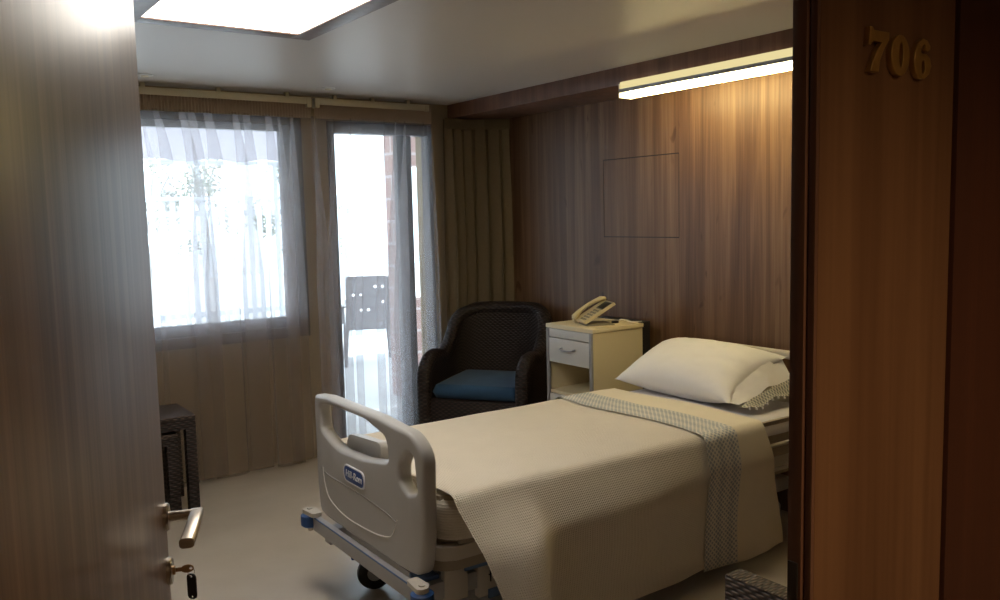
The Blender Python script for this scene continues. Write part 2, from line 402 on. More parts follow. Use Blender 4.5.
# jamb lining with stop
b = NB()
bx(b, 0.962, 0.974, YD0 + 0.012, 0.690, 0, 2.36, bev=0.001); bx(b, 0.967, 0.974, YD0, YD0 + 0.010, 0, 2.36, bev=0.001)
bx(b, -0.07, -0.045, YD0, YD1 + 0.01, 0, 2.36, bev=0.002); bx(b, -0.045, 0.962, YD0 + 0.016, YD1, 2.35, 2.36)
fr = struct('door_frame', b, 'fascia', label='dark wood frame lining the doorway', cat='door frame')
obj('strike_plate', BOX(0.9595, 0.963, YD0 + 0.016, 0.688, 1.02, 1.125, bev=0.001), 'darksteel', fr)
struct('trim_2', BOX(XF, XW, YD1, YW, ZF, ZC, bev=0.002), 'fascia', label='deep dark wood pelmet along the top of the panelled wall', cat='trim')
# corridor shell
struct('wall_corridor', BOX(-2.2, 3.95, -2.4, -2.3, 0, ZC), 'wall', label='corridor wall', cat='wall', smooth=0)
struct('wall_corridor_left', BOX(-2.3, -2.2, -2.3, YD0, 0, ZC), 'wall', label='corridor end wall left', cat='wall', smooth=0)
struct('wall_corridor_right', BOX(3.95, 4.05, -2.3, YD0, 0, ZC), 'wall', label='corridor end wall right', cat='wall', smooth=0)
# removable panel in the wood wall
b = NB()
for z in (1.447, 1.936): bx(b, XW - 0.003, XW, 3.464, 4.108, z - 0.003, z + 0.003)
for y in (3.464, 4.108): bx(b, XW - 0.0015, XW, y - 0.001, y + 0.001, 1.447, 1.936)
struct('trim_3', b, 'gap', label='thin dark seams of the hatch in the panelled wall', cat='trim', smooth=0)

# window and balcony door
def ring_frame(b, x0, x1, z0, z1, w, y0, y1, bev=0.004, wt=0.045):
    bx(b, x0, x0 + w, y0, y1, z0, z1, bev=bev); bx(b, x1 - w, x1, y0, y1, z0, z1, bev=bev)
    bx(b, x0 + w, x1 - w, y0, y1, z0, z0 + w, bev=bev); bx(b, x0 + w, x1 - w, y0, y1, z1 - wt, z1, bev=bev)
b = NB(); ring_frame(b, WX0, WX1, WZ0, WZ1, 0.07, YW - 0.012, YW + 0.07)
win = struct('window_1', b, 'alu', label='wide window in dark metal frame behind sheer curtain', cat='window')
b = NB(); ring_frame(b, WX0 + 0.07, WX1 - 0.07, WZ0 + 0.07, WZ1 - 0.045, 0.07, YW + 0.005, YW + 0.06)
struct('sash', b, 'alu', win)
struct('pane', BOX(WX0 + 0.14, WX1 - 0.14, YW + 0.03, YW + 0.036, WZ0 + 0.14, WZ1 - 0.09), 'glass', win, smooth=0)
b = NB()
bx(b, DX0, DX0 + 0.05, YW - 0.01, YW + 0.09, 0, DZ1, bev=0.004); bx(b, DX1 - 0.03, DX1, YW - 0.01, YW + 0.09, 0, DZ1, bev=0.004)
bx(b, DX0 + 0.05, DX1 - 0.03, YW - 0.01, YW + 0.09, DZ1 - 0.075, DZ1, bev=0.004); bx(b, DX0 + 0.05, DX1 - 0.03, YW, YW + 0.09, 0, 0.02)
dr = struct('door_1', b, 'alu', label='balcony door in dark metal frame behind sheer curtain', cat='door')
b = NB(); bx(b, 2.95, 3.065, YW + 0.01, YW + 0.07, 0.02, DZ1 - 0.075, bev=0.005)
struct('stile', b, 'alu', dr)
struct('pane', BOX(3.065, DX1 - 0.03, YW + 0.035, YW + 0.041, 0.02, DZ1 - 0.075), 'glass', dr, smooth=0)
struct('pane', BOX(DX0 + 0.05, 2.95, YW + 0.035, YW + 0.041, 0.02, DZ1 - 0.075), 'glass', dr, smooth=0)

# ============================================================ OPEN DOOR LEAF with lock set
DA = math.radians(20); HX, HY = -0.045, 0.69
e = Vector((math.sin(DA), math.cos(DA), 0)); n_ = Vector((math.cos(DA), -math.sin(DA), 0))
P_edge = Vector((0.393, 1.670, 0))              # free edge of the leaf, visible face
LEAF = 1.02
leaf = thing('door_leaf', 'open walnut veneer room door with steel lever at the left edge', 'door', P_edge - e * LEAF, PI / 2 - DA)
# local: x along leaf from hinge to free edge, y = away from visible face (visible face at y=0), z up
obj('panel', BOX(0, LEAF, 0.0, 0.045, 0.008, 2.345, bev=0.002), 'doorwood', leaf)
RY = Matrix.Rotation(PI / 2, 4, 'X')            # lathe axis z -> -y
def at(x, y, z): return Matrix.Translation((x, y, z))
hx = LEAF - 0.030
b = NB(); lathe(b, [(0.0, 0), (0.026, 0), (0.026, 0.006), (0.0235, 0.009), (0.0, 0.009)], 28, at(hx, 0, 1.05) @ RY)
ros = obj('lever_rosette', b, 'steel', leaf); ros['label'] = 'round steel rosette'
b = NB(); tube(b, [(hx, -0.008, 1.05), (hx, -0.030, 1.05), (hx, -0.060, 1.05)], 0.0095, 14)
obj('lever_neck', b, 'steel', leaf)
b = NB()
def lever(u, v):
    # flat curved blade running back towards the hinge, slightly drooping and bowed towards the leaf
    a = u; x = hx + 0.010 - 0.125 * a; yc = -0.058 + 0.010 * a * a; z = 1.052 - 0.016 * a * a
    w, t = 0.0065 + 0.003 * a, 0.0128; an = 2 * PI * v
    ca, sa = math.cos(an), math.sin(an); p = 2 / 3.5
    return (x, yc + t * math.copysign(abs(ca) ** p, ca), z + w * math.copysign(abs(sa) ** p, sa))
grid(b, lever, 16, 20); bmesh.ops.remove_doubles(b, verts=b.verts, dist=1e-5); bmesh.ops.holes_fill(b, edges=[e_ for e_ in b.edges if e_.is_boundary])
obj('lever', b, 'steel', leaf)
b = NB(); lathe(b, [(0.0, 0), (0.026, 0), (0.026, 0.006), (0.0235, 0.009), (0.0, 0.009)], 28, at(hx, 0, 0.945) @ RY)
esc = obj('key_escutcheon', b, 'steel', leaf); esc['label'] = 'round steel keyhole rosette'
b = NB(); lathe(b, [(0, 0), (0.0085, 0), (0.0085, 0.005), (0, 0.005)], 20, at(hx, -0.009, 0.945) @ RY)
obj('lock_cylinder', b, 'keymetal', esc)
for z in (0.25, 1.15, 2.05):
    b = NB(); lathe(b, [(0, 0), (0.009, 0), (0.009, 0.1), (0, 0.1)], 14, at(-0.004, 0.05, z)); obj('hinge', b, 'darksteel', leaf)
# key with tag, hanging in the lock
kw = leaf.matrix_basis
key = thing('key', 'key in the door lock with a small black tag hanging from it', 'key', (0, 0, 0)); 
def lw(x, y, z):                                  # leaf-local -> world
    return P_edge - e * LEAF + e * x - n_ * y + Vector((0, 0, z))
key.location = lw(hx, -0.014, 0.945); key.rotation_euler = (0, 0, PI / 2 - DA)
b = NB(); bx(b, -0.001, 0.001, -0.0115, 0.006, -0.004, 0.004); obj('blade', b, 'keymetal', key)
TK = Matrix.Rotation(PI / 2, 4, 'Y')              # outline plane XY -> (z,y)
bow = [(0.013 * math.cos(2 * PI * i / 24) * 0.62, -0.021 + 0.012 * math.sin(2 * PI * i / 24)) for i in range(24)]
hole = [(0.003 * math.cos(2 * PI * i / 12), -0.0275 + 0.003 * math.sin(2 * PI * i / 12)) for i in range(12)]
obj('bow', shape([bow, hole], 0.0013, 0.0004, TK), 'keymetal', key)
b = NB(); tube(b, [(0.0, -0.0275 + 0.006 * math.sin(a), -0.007 + 0.0085 * math.cos(a)) for a in [2 * PI * i / 20 for i in range(20)]], 0.0007, 6, closed=True)
obj('split_ring', b, 'steel', key)
# tag: faces the camera roughly, hangs below ring
TG = Matrix.Translation((0, -0.0275, -0.013)) @ Matrix.Rotation(-0.55, 4, 'Z') @ Matrix.Rotation(PI / 2, 4, 'Z') @ Matrix.Rotation(PI / 2, 4, 'X')
ol = rpoly([(-0.010, -0.048, 0.009), (0.010, -0.048, 0.009), (0.010, 0.002, 0.009), (-0.010, 0.002, 0.009)])
hl = [(0.0025 * math.cos(a), -0.003 + 0.0025 * math.sin(a)) for a in [2 * PI * i / 12 for i in range(12)]]
hl2 = [(0.0022 * math.cos(a), -0.0435 + 0.0022 * math.sin(a)) for a in [2 * PI * i / 12 for i in range(12)]]
tg = obj('key_tag', shape([ol, hl, hl2], 0.0016, 0.0006, TG), 'black', key); tg['label'] = 'black plastic key tag'

# room number
def numeral(ch, loops, px, label):
    T = Matrix.Translation((px, YD0 - 0.0045, 1.7785)) @ Matrix.Rotation(PI / 2, 4, 'X')
    o = obj('door_numeral', shape(loops, 0.0045, 0.0012, T), 'brass'); tag(o, label, 'number', 'brass room number'); return o
seven = [(0.005, 0), (0.025, 0.0), (0.028, 0.016), (0.038, 0.032), (0.049, 0.044), (0.049, 0.054), (0.012, 0.054), (0.009, 0.058), (0.004, 0.058), (0.0, 0.034), (0.005, 0.034), (0.010, 0.0395), (0.032, 0.0395), (0.020, 0.028), (0.010, 0.012)]
def ell(cx, cy, rx, ry, k=28): return [(cx + rx * math.cos(2 * PI * i / k), cy + ry * math.sin(2 * PI * i / k)) for i in range(k)]
numeral('7', [seven], 1.067, 'brass numeral 7, first digit on the wood panel beside the doorway')
numeral('0', [ell(0.023, 0.0265, 0.023, 0.0275), ell(0.0245, 0.0275, 0.0052, 0.017)], 1.122, 'brass numeral 0, middle digit on the wood panel beside the doorway')
six = [(0.042, 0.046), (0.034, 0.053), (0.022, 0.0545), (0.010, 0.048), (0.002, 0.034), (0.0, 0.022), (0.004, 0.008), (0.014, 0.0), (0.028, -0.001), (0.040, 0.006), (0.046, 0.018), (0.042, 0.029), (0.033, 0.034), (0.022, 0.034), (0.018, 0.036), (0.021, 0.044), (0.027, 0.048), (0.030, 0.045), (0.030, 0.040), (0.037, 0.038), (0.042, 0.041)]
numeral('6', [six, ell(0.0245, 0.0155, 0.0048, 0.0095)], 1.180, 'brass numeral 6, last digit on the wood panel beside the doorway')

# ============================================================ CEILING LIGHT PANEL
PX0, PX1, PY0, PY1 = 0.852, 1.492, 2.30, 3.53
lamp = thing('ceiling_light', 'large square bright light panel in a wood rimmed ceiling recess', 'ceiling light', (0, 0, 0))
lamp.location = ((PX0 + PX1) / 2, (PY0 + PY1) / 2, ZC)
hw, hl_ = (PX1 - PX0) / 2, (PY1 - PY0) / 2
b = NB(); bx(b, -hw, hw, -hl_, hl_, -0.012, -0.008); obj('diffuser', b, 'panel_glow', lamp, smooth=0)
b = NB()
for x0, x1, y0, y1 in ((-hw - 0.085, -hw, -hl_ - 0.085, hl_ + 0.085), (hw, hw + 0.085, -hl_ - 0.085, hl_ + 0.085), (-hw, hw, -hl_ - 0.085, -hl_), (-hw, hw, hl_, hl_ + 0.085)):
    bx(b, x0, x1, y0, y1, -0.018, 0.0, bev=0.002)
obj('rim', b, 'lampframe', lamp)
for x, y, l in ((1.20, 4.95, 'small round ceiling fitting above the window, beside the door leaf'), (2.27, 4.95, 'small round ceiling fitting above the gap between the two curtains')):
    t = thing('ceiling_fitting', l, 'ceiling fitting', (x, y, ZC), group='small ceiling fittings')
    b = NB(); lathe(b, [(0, 0.0), (0.042, 0.0), (0.045, -0.004), (0.036, -0.007), (0.0, -0.007)], 24); obj('ring', b, 'white', t)
    b = NB(); lathe(b, [(0, -0.007), (0.02, -0.007), (0.018, -0.012), (0.0, -0.013)], 18); obj('lens', b, 'fixture', t)

# ============================================================ WALL LAMP over bed
wl = thing('wall_lamp', 'long warm lit tube lamp along the lower edge of the wood pelmet above the bed', 'wall lamp', (XF, 2.80, 2.28))
Lh = 0.70
TL = Matrix.Rotation(PI / 2, 4, 'X')
b = NB(); prism(b, rpoly([(-0.003, 0.036, 0.002), (-0.030, 0.036, 0.012), (-0.036, -0.004, 0.008), (-0.003, -0.004, 0.002)]), -Lh, Lh, TL); o = obj('upper_lens', b, 'lens_glow', wl); o['label'] = 'cream upper lens'
b = NB(); tube(b, [(0.048, -Lh + 0.004, -0.033), (0.048, 0, -0.033), (0.048, Lh - 0.004, -0.033)], 0.0165, 16); obj('tube_diffuser', b, 'tube_glow', wl)
b = NB(); bx(b, -0.036, 0.075, -Lh, Lh, -0.0160, -0.0045); bx(b, -0.036, -0.030, -Lh, Lh, -0.0235, -0.0150); bx(b, 0.0, 0.075, -Lh, Lh, -0.0045, ZF - 2.28); obj('spine_visor', b, 'greyalu', wl)  # visor and front lip added to keep the tube's light off the ceiling
for s_ in (-1, 1): obj('end_cap', BOX(-0.038, 0.070, s_ * Lh - (0.004 if s_ < 0 else 0.0), s_ * Lh + (0.004 if s_ > 0 else 0.0), -0.052, 0.024, bev=0.0015), 'white', wl)

# corridor downlight: unseen, put in to light the number panel
dl = thing('corridor_fill_light', 'unseen corridor downlight outside the room', 'fill light', (0.95, -0.75, ZC))
b = NB(); lathe(b, [(0.045, 0.0), (0.06, 0.0), (0.06, -0.005), (0.045, -0.005)], 24); obj('ring', b, 'white', dl)
pl = bpy.data.lights.new('fill_light_bulb', 'SPOT'); pl.energy = HALL_FILL; pl.color = (1.0, 0.72, 0.42); pl.shadow_soft_size = 0.04; pl.spot_size = 2.6; pl.spot_blend = 0.6
po = bpy.data.objects.new('fill_light_bulb', pl); COL.objects.link(po); po.parent = dl; po.location = (0, 0, -0.03)

# ============================================================ CURTAINS
def folds(x0, x1, widths, seed):
    """centre-line of a curtain: list of (s, x, y) per unit height; overlapping S folds"""
    rnd = random.Random(seed)
    return rnd
def sheer_curtain(name, mat, x0, x1, y, z0, z1, pleats, amp, fold, seed, parent, hem=0.0, gather=None, flare=0.0):
    """cloth whose pleats fold back over themselves; gather(s, t) remaps the along-rail position"""
    rnd = random.Random(seed); ph = []; acc = 0
    for i in range(pleats): ph.append((acc, rnd.uniform(0.55, 1.6), rnd.uniform(0.5, 1.35), rnd.uniform(-1, 1))); acc += ph[-1][1]
    tot = acc; nu, nv = pleats * 14, 26
    def fn(u, v):
        t = v                                    # 0 top .. 1 bottom
        q = u * tot; i = max(k for k in range(pleats) if ph[k][0] <= q + 1e-9)
        s0, w, a, dr = ph[i]; loc = (q - s0) / w
        xc = s0 / tot + (w / tot) * loc
        env = math.sin(PI * loc) ** 0.5 if 0 < loc < 1 else 0
        grow = 0.35 + 0.65 * min(1, t * 2.2)
        back = fold * (w / tot) * math.sin(2 * PI * loc) * a * grow
        xx = xc - back + 0.012 * dr * t * math.sin(PI * loc)
        if gather: xx = gather(xx, t)
        X = x0 + (x1 - x0) * xx
        Y = y + amp * a * math.sin(2 * PI * loc - PI / 2) * grow + 0.006 * noise.noise((X * 6, t * 3, seed))
        Z = z1 + (z0 - z1) * t + (hem * (math.sin(q * 2.1 + seed) * 0.5 + 0.5) if v == 1 else 0)
        return (X, Y, Z)
    b = NB(); grid(b, fn, nu, nv, lambda u, v: (u * (x1 - x0) * 2.2, v * (z1 - z0)))
    return obj(name, b, mat, parent, solid=1, smooth=80)
def tape(parent, x0, x1, y, z0, z1, mat='tape'):
    b = NB(); n = int((x1 - x0) / 0.019) * 2
    def fn(u, v):
        k = u * n
        return (x0 + (x1 - x0) * u, y - 0.006 + 0.010 * (1 if int(round(k)) % 2 else -1) + 0.004 * math.sin(v * 2 * PI * 3), z0 + (z1 - z0) * v)
    grid(b, fn, n, 6); return obj('heading_tape', b, mat, parent, solid=1, smooth=0)
CY = 5.225
c1 = thing('sheer_curtain', 'long beige sheer curtain hanging in front of the window on the left', 'curtain', (0, 0, 0), group='sheer curtains')
def g1(x, t):
    return x - 0.07 * (1 - x) * max(0.0, 1 - t / 0.2) ** 2
sheer_curtain('cloth', 'sheer', 1.290, 2.262, CY, 0.018, 2.262, 10, 0.030, 1.05, 3, c1, hem=0.02, gather=g1)
tape(c1, 1.15, 2.262, CY, 2.25, 2.365)
c2 = thing('sheer_curtain', 'long beige sheer curtain in front of the balcony door on the right', 'curtain', (0, 0, 0), group='sheer curtains')
def g2(x, t):
    # the left third is bunched up beside the door
    k = min(1, t * 1.6); f = x ** (1 + 0.35 * k) if x > 0 else x
    return f
sheer_curtain('cloth', 'sheer', 2.295, 3.165, CY, 0.018, 2.262, 8, 0.030, 0.60, 11, c2, hem=0.02, gather=g2)
tape(c2, 2.285, 3.16, CY, 2.25, 2.365)
for x0, x1, l in ((1.10, 2.262, 'ivory curtain rail along the ceiling above the window'), (2.288, 3.135, 'ivory curtain rail along the ceiling above the balcony door')):
    r_ = thing('curtain_rail', l, 'curtain rail', ((x0 + x1) / 2, CY, 2.355), group='ivory curtain rails'); h_ = (x1 - x0) / 2
    b = NB(); bx(b, -h_, h_, -0.030, -0.024, -0.02, 0.022, bev=0.001); bx(b, -h_, h_, -0.024, 0.02, 0.012, 0.022); obj('track', b, 'rail', r_)
    for s in (-1, 1):
        obj('end_cap', BOX(min(s * h_, s * h_ - s * 0.03), max(s * h_, s * h_ - s * 0.03), -0.034, 0.02, -0.04 if (x0 + x1) * s < s * 4.55 else -0.0215, 0.022, bev=0.003), 'rail', r_)
    for k in range(3): xk = -h_ + 0.15 + k * (2 * h_ - 0.3) / 2; obj('bracket', BOX(xk - 0.012, xk + 0.012, -0.01, 0.02, 0.022, 0.0495), 'rail', r_)
# heavy olive drape bunched in the corner
dp = thing('drape', 'heavy olive brown drape bunched in the corner behind the wicker armchair', 'curtain', (0, 0, 0))
b = NB()
def dfn(u, v):
    k = u * 5.6; a = 0.042 + 0.010 * math.sin(k * 1.7 + 1)
    w = 0.35 + 0.65 * min(1, v * 3)
    bend = -0.30 * max(0, u - 0.5)
    return (3.285 + 0.465 * u + 0.012 * math.sin(k * 2 * PI * 2) * w, 5.258 + bend + a * math.sin(k * 2 * PI) * w + 0.008 * noise.noise((u * 9, v * 4, 3)), 2.295 - 2.28 * v)
grid(b, dfn, 150, 20); obj('cloth', b, 'drape', dp, solid=1, smooth=80)
b = NB()
def hfn(u, v):
    k = u * 60; return (3.29 + 0.46 * u, 5.235 - 0.30 * max(0, u - 0.5) + 0.008 * math.sin(k * 2 * PI / 2), 2.225 + 0.075 * v)
grid(b, hfn, 120, 3); obj('heading', b, 'drape', dp, solid=1, smooth=0)

# ============================================================ BED
BED = Vector((1.42, 2.90, 0)); BR = math.radians(-0.8)
bed = thing('hospital_bed', 'adjustable hospital bed with pale grey plastic footboard and headboard', 'bed', BED, BR)
TF = Matrix(((0, 0, 1, 0), (1, 0, 0, 0), (0, 1, 0, 0), (0, 0, 0, 1)))      # outline (y, z) -> world (0, y, z)
def board_warp(k):
    def w(c):
        d = max(0.0, abs(c.x) - 0.27)
        return Vector((c.x, c.y, c.z + k * d * d))
    return w
cuts = [((s * y, 0, 0), (1, 0, 0)) for s in (-1, 1) for y in (0.27, 0.29, 0.31, 0.33, 0.35, 0.37, 0.39, 0.41, 0.43, 0.45, 0.465)]
out = rpoly([(-0.455, 0.50, 0.3), (-0.43, 0.365, 0.05), (0.44, 0.365, 0.05), (0.47, 0.5, 0.3), (0.47, 0.83, 0.12), (0.455, 0.865, 0.04), (0.30, 0.885, 0.2), (-0.16, 0.885, 0.3), (-0.40, 0.868, 0.12), (-0.462, 0.80, 0.1)], 8)
openA = rpoly([(0.37, 0.735, 0.03), (0.385, 0.835, 0.03), (0.25, 0.855, 0.1), (-0.05, 0.855, 0.2), (-0.225, 0.820, 0.05), (-0.245, 0.733, 0.03), (-0.02, 0.695, 0.3), (0.20, 0.685, 0.3)], 8)
openB = rpoly([(-0.420, 0.66, 0.02), (-0.405, 0.79, 0.03), (-0.375, 0.80, 0.03), (-0.318, 0.74, 0.08), (-0.318, 0.68, 0.05), (-0.37, 0.645, 0.03)], 6)
fb = obj('footboard', shape([out, openA, openB], 0.028, 0.014, TF, cuts, board_warp(0.55)), 'bedplast', bed, smooth=40)
# outer face: white tube paints the moulded groove's highlight; grey oval crease above
b = NB(); gp = []
ctrl = [(0.366, 0.575), (0.355, 0.535), (0.315, 0.469), (0.225, 0.437), (0.103, 0.423), (-0.085, 0.430), (-0.189, 0.444), (-0.244, 0.462), (-0.275, 0.500), (-0.294, 0.536)]
def crom(P, n=6):
    Q = [P[0]] + P + [P[-1]]; o = []
    for i in range(1, len(Q) - 2):
        p0, p1, p2, p3 = (Vector(q) for q in Q[i - 1:i + 3])
        for k in range(n):
            t = k / n; o.append(0.5 * ((2 * p1) + (-p0 + p2) * t + (2 * p0 - 5 * p1 + 4 * p2 - p3) * t * t + (-p0 + 3 * p1 - 3 * p2 + p3) * t ** 3))
    return o + [Vector(P[-1])]
def wx(y): return -0.0275 + 0.55 * max(0.0, abs(y) - 0.27) ** 2
tube(b, [(wx(q.x), q.x, q.y) for q in crom(ctrl)], [0.0034] * 40 + [0.0022] * 15, 6); obj('groove_highlight', b, 'white', fb)
b = NB(); tube(b, [(wx(q.x), q.x, q.y) for q in crom([(0.345, 0.560), (0.276, 0.556), (-0.013, 0.552), (-0.20, 0.540), (-0.294, 0.525)])], 0.0028, 6); obj('moulded_crease', b, 'groove', fb)
b = NB(); ol = rpoly([(-0.088, -0.031, 0.03), (0.088, -0.031, 0.03), (0.088, 0.031, 0.03), (-0.088, 0.031, 0.03)])
TB = Matrix.Translation((-0.030, 0.045, 0.612)) @ Matrix.Rotation(PI / 2, 4, 'Z') @ Matrix.Rotation(PI, 4, 'Z') @ Matrix.Rotation(PI / 2, 4, 'X')
bd = obj('badge', shape([ol], 0.003, 0.001, TB), 'badge', fb); bd['label'] = 'blue oval maker badge'
ol2 = rpoly([(-0.092, -0.035, 0.033), (0.092, -0.035, 0.033), (0.092, 0.035, 0.033), (-0.092, 0.035, 0.033)]); il2 = rpoly([(-0.086, -0.029, 0.029), (0.086, -0.029, 0.029), (0.086, 0.029, 0.029), (-0.086, 0.029, 0.029)])
obj('badge_rim', shape([ol2, il2], 0.0035, 0.0008, TB), 'badgetext', bd)
obj('badge_text', text_bm('Hill-Rom', 0.040, 0.0012, Matrix.Translation((-0.0035, 0, 0)) @ TB, 0.2), 'badgetext', bd)
# headboard
hout = rpoly([(-0.47, 0.40, 0.05), (0.47, 0.40, 0.05), (0.485, 0.80, 0.1), (0.44, 0.872, 0.06), (0.30, 0.885, 0.15), (-0.30, 0.885, 0.15), (-0.44, 0.872, 0.06), (-0.485, 0.80, 0.1)], 8)
hop = rpoly([(-0.34, 0.76, 0.03), (0.34, 0.76, 0.03), (0.34, 0.845, 0.03), (-0.34, 0.845, 0.03)], 6)
TH = Matrix.Translation((2.235, 0, 0)) @ TF
obj('headboard', shape([hout, hop], 0.025, 0.013, TH, cuts, board_warp(-0.6)), 'bedcream', bed, smooth=40)
# base bar, bumpers, castors, frame
b = NB(); bx(b, -0.048, -0.024, -0.43, 0.44, 0.285, 0.348, bev=0.004); bar = obj('foot_bar', b, 'bedmetal', bed)
b = NB(); bx(b, -0.0485, -0.047, -0.42, 0.43, 0.340, 0.3465); obj('blue_highlight', b, 'bluepanel', bar)  # thin strip paints a blue reflected highlight along the bar
for s in (-1, 1):
    b = NB(); y0 = s * 0.485
    lathe(b, [(0, -0.032), (0.030, -0.032), (0.040, -0.024), (0.041, 0.0), (0.040, 0.018), (0.030, 0.026), (0, 0.026)], 26, at(-0.042, y0, 0.322)); bp_ = obj('bumper_roller', b, 'blue', bed); bp_['label'] = 'blue corner bumper roller'
    b = NB(); ol = rpoly([(-0.060, 0.0, 0.01), (-0.018, 0.0, 0.01), (-0.014, 0.075, 0.01), (-0.035, 0.108, 0.03), (-0.072, 0.100, 0.03)])
    prism(b, [(x, s * (0.41 + y)) for x, y in ol], 0.349, 0.366); lathe(b, [(0, 0), (0.012, 0), (0.012, 0.005), (0, 0.005)], 16, at(-0.042, y0, 0.366))
    obj('bumper_bracket', b, 'bedcream', bed)
    b = NB(); lathe(b, [(0, 0), (0.012, 0), (0.012, 0.02), (0, 0.02)], 16, at(-0.042, y0, 0.272)); obj('bumper_bolt', b, 'steel', bed)
def castor(x, y, ang, name='castor'):
    c = NB(); T = at(x, y, 0) @ Matrix.Rotation(ang, 4, 'Z')
    lathe(c, [(0.0, -0.022), (0.055, -0.022), (0.071, -0.017), (0.075, 0), (0.071, 0.017), (0.055, 0.022), (0.0, 0.022)], 32, T @ at(0, 0, 0.0752) @ Matrix.Rotation(PI / 2, 4, 'X'))
    w = obj('castor', c, 'rubber', bed)
    c = NB(); lathe(c, [(0, -0.025), (0.03, -0.025), (0.034, -0.02), (0.034, 0.02), (0.03, 0.025), (0, 0.025)], 20, T @ at(0, 0, 0.0752) @ Matrix.Rotation(PI / 2, 4, 'X')); obj('hub', c, 'bedmetal', w)
    c = NB()
    for s in (-1, 1): bx(c, -0.022, 0.025, s * 0.034 - 0.004, s * 0.034 + 0.004, 0.06, 0.19, bev=0.002, T=T)
    bx(c, -0.05, 0.04, -0.038, 0.038, 0.17, 0.20, bev=0.006, T=T); lathe(c, [(0, 0), (0.02, 0), (0.02, 0.09), (0, 0.09)], 16, T @ at(0, 0, 0.19)); obj('fork', c, 'bedmetal', w)
    c = NB(); bx(c, -0.098, -0.030, -0.024, 0.024, 0.146, 0.168, bev=0.006, T=T); obj('brake_pedal', c, 'blue', w)
castor(0.18, 0.34, -0.35); castor(0.10, -0.36, 0.6); castor(1.95, 0.36, 0.5); castor(1.95, -0.36, 0.9)
b = NB()
for y in (-0.36, 0.36): bx(b, -0.02, 2.05, y - 0.03, y + 0.03, 0.245, 0.31, bev=0.004)
bx(b, 0.05, 0.11, -0.33, 0.33, 0.25, 0.30); bx(b, 0.13, 0.19, -0.30, 0.30, 0.255, 0.305); bx(b, 1.92, 1.98, -0.33, 0.33, 0.25, 0.30)
obj('base_frame', b, 'bedmetal', bed)
obj('side_cover', BOX(0.10, 0.20, -0.395, -0.365, 0.225, 0.395, bev=0.008), 'bedcream', bed); obj('side_cover', BOX(0.24, 0.62, -0.40, -0.37, 0.21, 0.365, bev=0.006), 'bedcream', bed)
for q in ((0.18, 0.60, -0.408, -0.398, 0.330, 0.372), (0.28, 0.60, -0.408, -0.398, 0.20, 0.235), (0.02, 0.10, -0.36, -0.28, 0.31, 0.325)): obj('blue_cover', BOX(*q, bev=0.003), 'bluepanel', bed)
b = NB(); tube(b, [(0.335 + 0.022 * math.cos(a), -0.402, 0.282 + 0.022 * math.sin(a)) for a in [2 * PI * i / 20 for i in range(20)]], 0.0025, 6, closed=True)
bx(b, 0.29, 0.294, -0.404, -0.400, 0.262, 0.305); bx(b, 0.284, 0.302, -0.404, -0.400, 0.288, 0.291); bx(b, 0.334, 0.337, -0.404, -0.400, 0.29, 0.318); bx(b, 0.36, 0.364, -0.404, -0.400, 0.262, 0.30)
obj('printed_mark', b, 'black', bed)
b = NB()
prism(b, rpoly([(0.045, -0.46, 0.09), (2.19, -0.46, 0.04), (2.19, 0.46, 0.04), (0.045, 0.46, 0.09)], 8), 0.405, 0.455, bev=0.006); obj('mattress_deck', b, 'bedcream', bed)
b = NB(); prism(b, rpoly([(0.06, -0.44, 0.09), (2.15, -0.44, 0.04), (2.15, 0.44, 0.04), (0.06, 0.44, 0.09)], 8), 0.36, 0.405); obj('deck_frame', b, 'mattress', bed)
for x in (0.35, 1.75): obj('lift_column', BOX(x - 0.05, x + 0.05, -0.2, 0.2, 0.30, 0.37, bev=0.004), 'bedmetal', bed)
for y in (-0.49, 0.49):
    b = NB(); tube(b, [(1.60, y, 0.50), (1.66, y, 0.525), (2.08, y, 0.525), (2.14, y, 0.50), (2.14, y, 0.41), (1.60, y, 0.41)], 0.010, 10, closed=True); obj('side_rail', b, 'bedcream', bed)
b = NB(); T = at(0.075, 0.140, 0.672) @ Matrix.Rotation(0.12, 4, 'Y')
ol = rpoly([(-0.155, -0.06, 0.03), (0.145, -0.05, 0.03), (0.145, 0.045, 0.03), (-0.155, 0.065, 0.04)])
prism(b, ol, -0.022, 0.022, T @ TF, bev=0.008); obj('hand_grip', b, 'bedplast', bed)

# mattress (lies on the deck)
def bedw(x, y, z):
    c, s = math.cos(BR), math.sin(BR); return (BED.x + x * c - y * s, BED.y + x * s + y * c, z)
def lying(name, label, cat): return thing(name, label, cat, BED, BR)
mt = lying('mattress', 'thick mattress lying on the hospital bed, wrapped in white and cream sheets', 'mattress')
b = NB(); prism(b, rpoly([(0.075, -0.460, 0.11), (2.17, -0.460, 0.06), (2.17, 0.460, 0.06), (0.075, 0.460, 0.11)], 10), 0.457, 0.628, bev=0.035, seg=5); obj('core', b, 'mattress', mt, smooth=50)
def cover(x0, x1, z, hw, nu=30):
    """fitted cover over part of the mattress top and upper sides"""
    def fn(u, v):
        x = x0 + (x1 - x0) * u; s = (v - .5) * 2; r = 0.05; w = hw - r; total = w + r * PI / 2 + 0.02; d = abs(s) * total
        sg = 1 if s >= 0 else -1
        if d < w: y, zz = d, z
        elif d < w + r * PI / 2: a = (d - w) / r; y, zz = w + r * math.sin(a), z - r + r * math.cos(a)
        else: y, zz = hw, z - r - (d - w - r * PI / 2)
        return (x, sg * y, zz + 0.004 * noise.noise((x * 5, sg * y * 5, 1.0)))
    return fn
b = NB(); grid(b, cover(1.50, 2.172, 0.636, 0.468), 24, 40); obj('under_sheet', b, 'undersheet', mt, solid=1, smooth=80)
